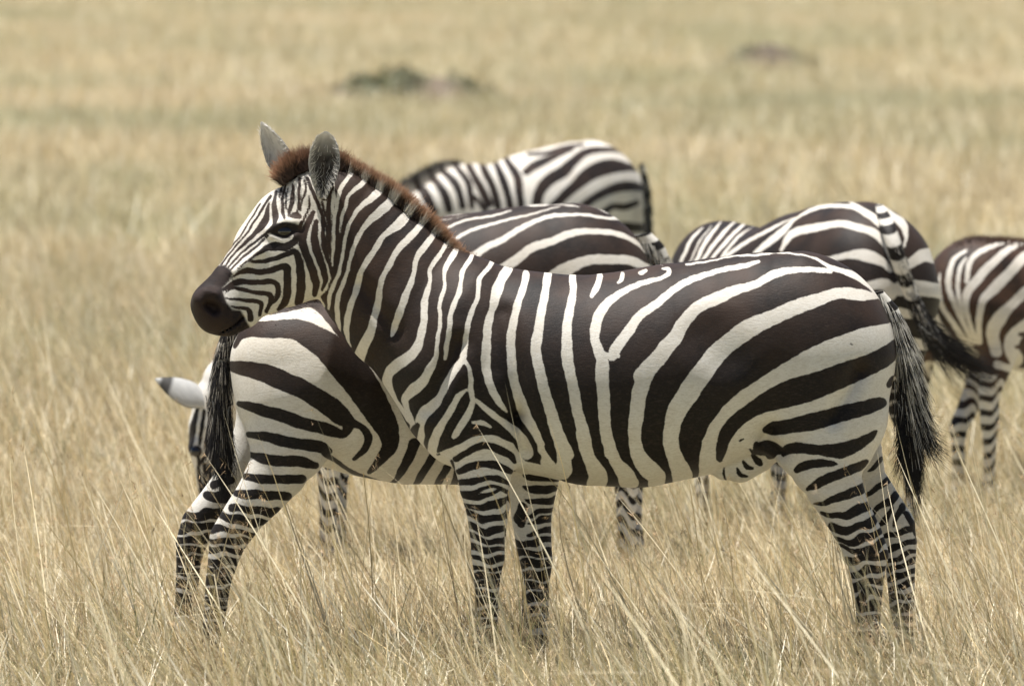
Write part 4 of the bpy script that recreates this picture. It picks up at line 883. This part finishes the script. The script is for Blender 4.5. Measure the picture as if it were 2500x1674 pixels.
# ================================================================== 5. zebra seen from behind on the right
OPS7 = [
 ('B', 'K', [(60, 60), (1700, 40), (1700, 1500), (60, 1500)]),
 ('w', 'K', [(140, 420, 22), (200, 300, 22), (262, 235, 10)]), ('w', 'K', [(215, 430, 24), (290, 290, 26), (365, 200, 12)]), ('w', 'K', [(185, 430, 12), (250, 300, 14), (310, 225, 10)]),
 ('w', 'K', [(255, 420, 22), (350, 290, 26), (435, 205, 16)]), ('w', 'K', [(300, 420, 20), (400, 300, 24), (500, 205, 16)]), ('w', 'K', [(350, 420, 20), (430, 310, 18), (510, 245, 12)]),
 ('w', 'K', [(420, 322, 14), (470, 272, 14), (560, 215, 8)]), ('w', 'K', [(390, 390, 22), (480, 325, 24), (600, 262, 24), (700, 208, 14), (780, 175, 10)]),
 ('w', 'K', [(540, 380, 24), (640, 302, 44), (720, 232, 34), (770, 185, 18), (850, 142, 24), (960, 116, 24), (1080, 126, 30), (1160, 160, 44), (1240, 222, 40), (1275, 262, 30)]),
 ('w', 'K', [(690, 360, 22), (740, 275, 48), (850, 242, 48), (1000, 216, 42), (1120, 238, 46), (1210, 275, 48), (1258, 340, 30), (1282, 420, 12)]),
 ('w', 'K', [(900, 420, 30), (1050, 388, 44), (1160, 390, 72), (1240, 425, 50), (1285, 470, 30)]),
 ('w', 'K', [(1150, 560, 50), (1260, 545, 66), (1290, 610, 60)]), ('w', 'K', [(1200, 700, 60), (1300, 690, 60)]),
 ('w', 'K', [(1035, 82, 12), (1090, 112, 20), (1160, 162, 36), (1230, 220, 40)]),
 ('w', 'K', [(1225, 112, 20), (1290, 165, 40), (1350, 215, 50), (1372, 290, 24), (1362, 340, 18)]),
 ('w', 'K', [(1340, 460, 60), (1400, 428, 62), (1470, 388, 76), (1560, 400, 80)]), ('w', 'K', [(1340, 570, 90), (1400, 565, 90), (1470, 570, 90), (1580, 590, 80)]),
 ('w', 'K', [(1340, 700, 60), (1430, 720, 50), (1480, 750, 60), (1580, 760, 60)]), ('w', 'K', [(1340, 860, 70), (1580, 890, 60)]), ('w', 'K', [(1340, 990, 50), (1580, 1000, 50)]), ('w', 'K', [(1340, 1100, 50), (1580, 1100, 50)]),
 ('w', 'K', [(1300, 800, 50), (1340, 820, 40)]), ('w', 'K', [(1250, 1060, 26), (1350, 1060, 26)]), ('w', 'K', [(1250, 1130, 20), (1350, 1130, 20)]), ('w', 'K', [(1250, 1200, 20), (1350, 1195, 20)]), ('w', 'K', [(1250, 1270, 20), (1350, 1265, 20)]),
 ('w', 'K', [(1250, 1340, 20), (1350, 1335, 20)]), ('w', 'K', [(1250, 960, 30), (1350, 950, 30)]),
]
def zebra_behind():
    Y = 6.25; s = .779; pv = 1912; T = (pv-1500*s, 5, s, 1.); yaw = math.radians(-59)
    ox, _ = P(pv, 1302, Y); org = (float(ox), Y, 0.); root = root_at(org); piv = (float(ox), Y)
    tag(root, 'zebra turned away on the right, spotted tail hanging, behind the front zebra\'s rump', 'zebra')
    tor = [(x, y+max(0, min(1700-x, 300))*.10, r-max(0, min(1700-x, 300))*.06, w, yy) for x, y, r, w, yy in TORSO]
    ch = [dict(st=st(tor, Y, T=T), k=.05), dict(st=st([(1110, 930, 130, .19, 0)], Y, T=T), k=.06)]+plan(LEGS, Y, T, dx={'fh': -110, 'nh': -50})
    ch.append(dict(st=st([(1110, 880, 160, .15, 0), (1000, 950, 140, .12, 0), (920, 1000, 112, .10, 0), (860, 1100, 90, .09, 0)], Y, T=T), k=.08))
    ch.append(dict(st=st([(850, 1110, 64, .075, 0), (820, 1190, 68, .085, 0), (815, 1280, 50, .06, 0), (815, 1380, 42, .05, 0)], Y, T=T), k=.03))
    # pelvis and buttocks round the rear
    ch.append(dict(st=st([(2010, 800, 120, .17, -.05), (2030, 900, 130, .15, -.08)], Y, T=T), k=.06)); ch.append(dict(st=st([(2010, 800, 120, .17, .05), (2030, 900, 130, .15, .08)], Y, T=T), k=.06))
    body('body', ch, .009, Y, OPS7, M_COAT, root, org, bias=.002, yaw=yaw, piv=piv)
    dy = -.80
    tl = guide([(2146, 500, Y-.60), (2168, 555, Y+dy+.02), (2183, 600, Y+dy-.02), (2200, 655, Y+dy-.02), (2220, 710, Y+dy), (2245, 765, Y+dy), (2275, 820, Y+dy)])
    make_tail(root, org, tl, [.014, .026, .029, .029, .027, .025, .02], N=2000, ends=[(2330, 890, 0), (2390, 915, 0), (2430, 930, 0), (2440, 925, 0), (2360, 905, 0), (2300, 870, 0)], side=None, Y=Y+dy, dx=.35, rr=.0016, spread=.22)
    for e in (-.06, .06):
        q = rotz((float(P(T[0]+840*s, 900, Y)[0]), Y+e), piv, yaw); b = np.array([q[0], q[1], float(P(pv, 5+1040*s, Y)[1])])
        ear_mesh('ear', b, b+np.array([-.06+e, .1, .12]), .09, (-1, .5, 0), .8, root, org)
    legs_hooves(T, Y, piv, yaw, root, org)

# ================================================================== 6. brown-backed young zebra at the right edge
OPS8 = [
 ('B', 'L', [(200, 0), (1400, -100), (1400, 920), (760, 940), (720, 880), (460, 860), (200, 760)]),
 ('w', 'L', [(500, 150, 16), (430, 205, 26), (402, 290, 34), (405, 385, 34), (440, 480, 28), (490, 590, 20), (530, 690, 12)]),
 ('w', 'L', [(505, 190, 12), (465, 255, 24), (455, 350, 25), (465, 460, 24), (492, 570, 20), (545, 700, 14)]),
 ('w', 'L', [(350, 285, 10), (342, 400, 28), (370, 490, 30), (430, 580, 34), (500, 690, 38), (560, 760, 40)]),
 ('w', 'L', [(320, 380, 14), (318, 480, 22), (345, 580, 28), (420, 680, 38), (500, 750, 46)]), ('w', 'L', [(285, 560, 20), (300, 660, 30), (370, 740, 40), (460, 800, 50)]),
 ('w', 'L', [(755, 95, 10), (640, 130, 28), (560, 170, 30), (520, 235, 32), (505, 330, 26)]),
 ('w', 'L', [(1000, 20, 30), (844, 90, 32), (740, 150, 38), (640, 240, 48), (560, 330, 52), (510, 400, 48), (500, 480, 34), (522, 560, 28), (560, 690, 22)]),
 ('w', 'L', [(1000, 110, 50), (844, 190, 58), (760, 280, 60), (670, 370, 66), (605, 440, 48), (580, 540, 38), (582, 690, 28)]),
 ('w', 'L', [(1000, 280, 60), (844, 400, 60), (760, 480, 60), (690, 560, 84), (660, 640, 78), (680, 745, 66)]),
 ('w', 'L', [(1000, 480, 70), (844, 590, 60), (790, 650, 86), (768, 720, 88), (800, 790, 80)]), ('w', 'L', [(690, 820, 50), (844, 860, 50), (1000, 830, 60)]),
 ('b', 'L', [(820, 640, 26), (850, 636, 20)]), ('b', 'L', [(800, 715, 24), (830, 712, 20)]),
]
def zebra_foal():
    Y = 8.; s = .63; pv = 2568; T = (pv-1500*s, 168, s, .82); yaw = math.radians(35)
    ox, _ = P(pv, 1223, Y); org = (float(ox), Y, 0.); root = root_at(org); piv = (float(ox), Y)
    tag(root, 'young brown-backed fuzzy zebra cut off by the right edge, with thin legs in the grass', 'zebra')
    tt = [(a, b, c, d*.85, e) for a, b, c, d, e in TORSO]
    dx = {'ff': -110, 'nf': -60}
    ch = [dict(st=st(tt, Y, T=T), k=.05), dict(st=st([(1130, 780, 100, .13, 0), (1100, 900, 130, .17, 0)], Y, T=T), k=.09)]
    for c in plan(LEGS, Y, T, dx=dx): c['st'][:, 2] *= .85; ch.append(c)
    ch.append(dict(st=st([(1090, 830, 150, .14, .03), (1120, 900, 110, .13, .18), (1160, 980, 85, .12, .32), (1190, 1060, 74, .12, .42)], Y, T=T), k=.06))
    ch.append(dict(st=st([(1190, 1070, 64, .09, .44), (1200, 1180, 60, .08, .5), (1200, 1290, 44, .06, .52)], Y, T=T), k=.03))
    _, V = body('body', ch, .009, Y, OPS8, M_FOAL, root, org, yaw=yaw, piv=piv, tintz=(.3, .6))
    cr = crest_of(V, float(P(2310, 600, Y)[0]), float(P(2700, 600, Y)[0]))
    mane('back_fuzz', cr, 3500, [.02, .025, .03, .03, .03, .03, .02], [(.0, -.1, 1)]*7, .1, Y, [], root, org, rad=.0016, brown=(.16, .085, .05), jitter=.4)
    for e in (-.05, .05):
        q = rotz((float(P(T[0]+1180*s, 900, Y)[0]), Y+.45+e), piv, yaw); b = np.array([q[0], q[1], float(P(pv, 191+1010*s, Y)[1])])
        ear_mesh('ear', b, b+np.array([0, .1+e, .12]), .08, (-1, .5, 0), .8, root, org)
    legs_hooves(T, Y, piv, yaw, root, org, dx=dx)
# ================================================================== ground, grass, mounds
def ground_color_nodes(n):
    geo = n.new('ShaderNodeNewGeometry').outputs['Position']
    big = n.noise(.10, 5, .6, vec=geo, sc3=None); mid = n.noise(.35, 4, .6, vec=geo); fine = n.noise(6, 4, .65, vec=geo)
    col = n.mix(n.ramp(mid, .3, .7), (.42, .365, .25), (.55, .49, .36))
    col = n.mix(n.ramp(big, .42, .64), col, (.30, .31, .17))
    col = n.mix(n.math('MULTIPLY', n.ramp(fine, .5, .75), .5), col, (.16, .125, .075))
    return col

def make_ground():
    n = NT('dry_soil'); col = ground_color_nodes(n); n.link(col, n.b.inputs['Base Color']); n.b.inputs['Roughness'].default_value = .95; n.b.inputs['Specular IOR Level'].default_value = .1
    xs = np.concatenate([-np.geomspace(1500, 12, 14), np.linspace(-10, 10, 9), np.geomspace(12, 1500, 14)])
    ys = np.concatenate([[-400, -100, -40], np.linspace(-26, 60, 20), np.geomspace(70, 4000, 26)])
    X, Yg = np.meshgrid(xs, ys); Z = np.zeros_like(X)
    far = np.clip((Yg-60)/200, 0, 1); Z += far*.12*np.sin(X*.05+Yg*.02)*0
    V = np.stack([X, Yg, Z], -1).reshape(-1, 3); a = len(xs); F = [[i*a+j, i*a+j+1, (i+1)*a+j+1, (i+1)*a+j] for i in range(len(ys)-1) for j in range(a-1)]
    tag(mesh_obj('ground', V, F, n.m), kind='structure')

def blade_mesh(name, nb, h, spread, wid, heads, seed, lean=(-.25, 0), flat=0., seg=5, curl=.5, pal=None, leafy=.15):
    r = np.random.default_rng(seed); V = []; F = []; Cc = []
    for b in range(nb):
        px, py = r.normal(0, spread, 2); L = h*(.55+.6*r.random()); a = r.random()*2*math.pi; tl = abs(r.normal(0, .28))+flat*r.random()
        dx, dy = math.cos(a)*tl+lean[0]*(.4+r.random()), math.sin(a)*tl+lean[1]
        bx, by = r.normal(0, curl, 2); wd = wid*(.6+.8*r.random())
        c = np.array(pal[r.integers(len(pal))])*(.55+.68*r.random())
        fa = r.random()*math.pi; fx, fy = math.cos(fa), math.sin(fa)
        kink = .3+.6*r.random() if r.random() < leafy*2 else 9; kd = r.normal(0, .9, 2)
        p = np.array([px, py, -.02]); i0 = len(V)
        for k in range(seg+1):
            t = k/seg
            w_ = wd*(1-t)**.6 if t < 1 else 0
            V += [(p[0]-fx*w_/2, p[1]-fy*w_/2, p[2]), (p[0]+fx*w_/2, p[1]+fy*w_/2, p[2])]
            cc = c*(.86+.16*t); Cc += [cc, cc]  # slightly darker toward the root: mild shading put into the blade colour
            if k < seg: F.append([i0+2*k, i0+2*k+1, i0+2*k+3, i0+2*k+2])
            d = np.array([dx+bx*t*t+(kd[0] if t > kink else 0), dy+by*t*t+(kd[1] if t > kink else 0), 1-(.9*t*t*abs(bx) if t > .5 else 0)-(.8 if t > kink else 0)]); d /= np.linalg.norm(d)
            p = p+d*L/seg
        if heads and r.random() < heads:      # seed head: small awns at the tip
            q = np.array(V[-1])
            for m in range(r.integers(5, 10)):
                o = q-np.array([dx, dy, 1.])*r.random()*.05; dd = np.array([r.normal(0, .6)+dx, r.normal(0, .6), r.normal(.1, .55)]); dd /= np.linalg.norm(dd)
                e = o+dd*(.010+.018*r.random()); s_ = np.array([fx, fy, 0])*.0016; i1 = len(V)
                V += [tuple(o-s_), tuple(o+s_), tuple(e+s_*.4), tuple(e-s_*.4)]; F.append([i1, i1+1, i1+2, i1+3])
                hc = np.array((.36, .25, .14))*(.5+.9*r.random()); Cc += [hc]*4
    me_o = mesh_obj(name, V, F, M_GRASS, cols=np.array(Cc), smooth=False)
    C.objects.unlink(me_o); return me_o

def grass_material():
    n = NT('dry_grass'); c = n.attr('col').outputs['Color']
    oi = n.new('ShaderNodeObjectInfo'); rnd = oi.outputs['Random']
    geo = n.new('ShaderNodeNewGeometry').outputs['Position']; big = n.noise(.10, 5, .6, vec=geo); mid = n.noise(.5, 3, .6, vec=geo)
    sp = n.new('ShaderNodeSeparateXYZ'); n.link(geo, sp.inputs[0]); gate = n.ramp(sp.outputs[1], 3., 22.)
    c2 = n.mix(n.math('MULTIPLY', n.math('MULTIPLY', n.ramp(big, .42, .64), .6), gate), c, (.25, .26, .16))
    c2 = n.mix(n.math('MULTIPLY', n.ramp(mid, .5, .75), .35), c2, (.42, .36, .25))
    hs = n.new('ShaderNodeHueSaturation'); n.link(c2, hs.inputs['Color']); n.link(n.math('ADD', n.math('MULTIPLY', rnd, .4), .86), hs.inputs['Value'])
    col = hs.outputs[0]
    n.link(col, n.b.inputs['Base Color']); n.b.inputs['Roughness'].default_value = .55; n.b.inputs['Specular IOR Level'].default_value = .3
    tr = n.new('ShaderNodeBsdfTranslucent'); n.link(col, tr.inputs[0]); mx = n.new('ShaderNodeMixShader'); mx.inputs[0].default_value = .16
    n.link(n.b.outputs[0], mx.inputs[1]); n.link(tr.outputs[0], mx.inputs[2]); n.link(mx.outputs[0], n.t.nodes['Material Output'].inputs[0])
    return n.m
M_GRASS = grass_material()
STRAW = [(.62, .52, .33), (.68, .58, .38), (.55, .44, .245), (.77, .71, .55), (.46, .365, .21), (.64, .50, .27), (.20, .145, .09), (.72, .63, .43), (.32, .235, .135), (.52, .41, .24)]
GREENY = STRAW[:4]+[(.22, .24, .10), (.28, .28, .13), (.17, .19, .08)]

def scatter(name, variants, pts, rot, scl, idx):
    col = bpy.data.collections.new(name+'_clumps')
    for v in variants: col.objects.link(v)
    me = bpy.data.meshes.new(name); me.vertices.add(len(pts)); me.vertices.foreach_set('co', pts.astype(np.float32).ravel())
    for k, ty, a in (('rot', 'FLOAT_VECTOR', rot), ('scl', 'FLOAT', scl), ('idx', 'INT', idx)):
        at = me.attributes.new(k, ty, 'POINT')
        at.data.foreach_set('vector' if ty == 'FLOAT_VECTOR' else 'value', a.astype(np.int32 if ty == 'INT' else np.float32).ravel())
    o = bpy.data.objects.new(name, me); C.objects.link(o); me.materials.append(M_GRASS)
    g = bpy.data.node_groups.new(name, 'GeometryNodeTree'); g.interface.new_socket('Geometry', in_out='INPUT', socket_type='NodeSocketGeometry'); g.interface.new_socket('Geometry', in_out='OUTPUT', socket_type='NodeSocketGeometry')
    N = g.nodes.new; gi, go = N('NodeGroupInput'), N('NodeGroupOutput'); ip = N('GeometryNodeInstanceOnPoints'); ci = N('GeometryNodeCollectionInfo')
    ci.inputs[0].default_value = col; ci.inputs[1].default_value = True; ci.inputs[2].default_value = True
    def na(nm, ty):
        a = N('GeometryNodeInputNamedAttribute'); a.data_type = ty; a.inputs[0].default_value = nm; return a.outputs[0]
    L = g.links.new; L(gi.outputs[0], ip.inputs['Points']); L(ci.outputs[0], ip.inputs['Instance']); ip.inputs['Pick Instance'].default_value = True
    L(na('idx', 'INT'), ip.inputs['Instance Index']); L(na('rot', 'FLOAT_VECTOR'), ip.inputs['Rotation']); L(na('scl', 'FLOAT'), ip.inputs['Scale'])
    L(ip.outputs[0], go.inputs[0]); m = o.modifiers.new('scatter', 'NODES'); m.node_group = g
    tag(o, kind='stuff'); return o

def strip(y0, y1, dens, margin):
    """random points in the camera's ground wedge plus a side margin"""
    out = []; ys = np.linspace(y0, y1, max(2, int((y1-y0)/2)+2))
    for a, b in zip(ys[:-1], ys[1:]):
        hw = (CAM_D+b)*1250/FPX+margin; n = rng.poisson((b-a)*2*hw*dens)
        out.append(np.stack([rng.uniform(-hw, hw, n), rng.uniform(a, b, n), np.zeros(n)], 1))
    return np.vstack(out)

def make_grass():
    short = [blade_mesh('grass_clump', 44, .26, .085, .0042, 0, 10+i, flat=.9, curl=.9, pal=STRAW, leafy=.3, seg=4) for i in range(5)]
    med = [blade_mesh('grass_clump', 26, .50, .06, .0046, .15, 30+i, lean=(-.42, 0), flat=.5, curl=.45, pal=STRAW if i < 4 else GREENY, leafy=.15) for i in range(6)]
    tall = [blade_mesh('grass_clump', 7, .84, .06, .0058, .85, 60+i, lean=(-.42, 0), flat=.3, curl=.3, pal=STRAW[:4]+STRAW[5:6]+STRAW[7:8], leafy=.05, seg=7) for i in range(6)]
    vs = short+med+tall
    def sc(P0, lo, hi, smin_, smax_, tilt=.12):
        short_back = np.where((P0[:, 1] > .7) & (P0[:, 1] < 9), .74, 1.)
        n = len(P0); rot = np.stack([rng.normal(0, tilt, n), rng.normal(0, tilt, n), rng.uniform(-.6, .6, n)], 1)
        scatter('dry_grass', vs, P0, rot, rng.uniform(smin_, smax_, n)*short_back, rng.integers(lo, hi, n))
    a, b, c = (0, 5), (5, 11), (11, 17)
    sc(strip(-4.5, 9, 34, 1.2), *a, .6, 1.15)
    sc(strip(-4.5, 9, 28, 1.2), *b, .5, .95)
    sc(strip(-5.5, 12, 12, 1.2), *c, .55, 1.1)
    sc(strip(9, 30, 15, 2), *a, .9, 1.5); sc(strip(9, 30, 12, 2), *b, .6, 1.0)
    sc(strip(12, 30, 3, 2), *c, .5, .8)
    sc(strip(30, 90, 5, 3), *a, 1.2, 2.2); sc(strip(30, 90, 3, 3), *b, .5, .8)
    sc(strip(90, 330, 1.6, 6), *a, 1.6, 2.6)

def mound(name, px, py, hw, h, label, col, green, seed, bumps):
    Y = 2.3*FPX/(py+152)-CAM_D; x0, _ = P(px, py, Y); s = S_at(Y); R = hw/s; H = h/s
    r = np.random.default_rng(seed); V = []; n = 64; rings = 20; cl = []
    for i in range(rings+1):
        t = i/rings
        for j in range(n):
            a = 2*math.pi*j/n; rr = R*t*(1+.12*math.sin(3*a+seed)+.07*math.sin(7*a+2*seed))
            X, Yy = rr*math.cos(a), rr*math.sin(a)*.9
            z = H*max(0, 1-t**2.6)*.62
            for bx, bh, bw in bumps: z += H*bh*math.exp(-((X/R-bx)**2+(Yy/R)**2)/bw**2)*(1-t**4)
            V.append((float(x0)+X, Y+Yy, z+.03*H*r.normal()-(.1 if i == rings else 0)))
            g = np.clip(math.sin(X/R*6+seed)*.5+.3+r.normal(0, .25)+(green-.5), 0, 1)
            cl.append(np.array(col)*(1-g)+np.array((.14, .15, .085))*g)
    F = [[i*n+j, i*n+(j+1) % n, (i+1)*n+(j+1) % n, (i+1)*n+j] for i in range(rings) for j in range(n)]
    m = col_material(name+'_earth', .95, .1, varn=.3)
    org = (float(x0), Y, 0); root = bpy.data.objects.new(name, None); C.objects.link(root); root.location = org
    tag(root, label, 'termite mound')
    mesh_obj('earth', V, F, m, root, org, cols=np.array(cl))
    # leafy clumps growing over it
    Vc = []; Fc = []; cc = []; k = int(2600*green)
    for q in range(k):
        a = r.random()*6.283; t = r.random()**.6; X, Yy = R*1.02*t*math.cos(a), R*t*math.sin(a)*.9
        z = H*max(0, 1-t**2.6)*.62+sum(H*bh*math.exp(-((X/R-bx)**2+(Yy/R)**2)/bw**2)*(1-t**4) for bx, bh, bw in bumps)
        if math.sin(X/R*6+seed)*.5+.3+(green-.5)+r.normal(0, .2) < .2: continue
        c0 = np.array([float(x0)+X, Y+Yy, z+r.random()*.08*(1+r.random())]); d = r.normal(0, 1, 3)*.028; e = r.normal(0, 1, 3)*.028; i1 = len(Vc)
        Vc += [c0-d, c0+e, c0+d, c0-e]; Fc.append([i1, i1+1, i1+2, i1+3]); cc += [np.array((.15, .16, .085))*(.6+.9*r.random())]*4
    if Vc: mesh_obj('leaves', np.array(Vc), Fc, M_GRASS, root, org, smooth=False, cols=np.array(cc))
make_ground()
mound('termite_mound', 995, 268, 265, 84, 'low wide mound overgrown with green plants in the blurred middle of the plain', (.16, .125, .095), .62, 3, [(-.05, .3, .2), (.38, .32, .3), (-.5, .26, .3)])
mound('termite_mound', 1885, 184, 165, 72, 'bare brown mound of earth on the far right of the plain', (.105, .085, .066), .15, 5, [(0, .35, .4), (-.45, .2, .3)])
zebra_front()
zebra_under()
zebra_grazing()
zebra_far()
zebra_behind()
zebra_foal()
make_grass()
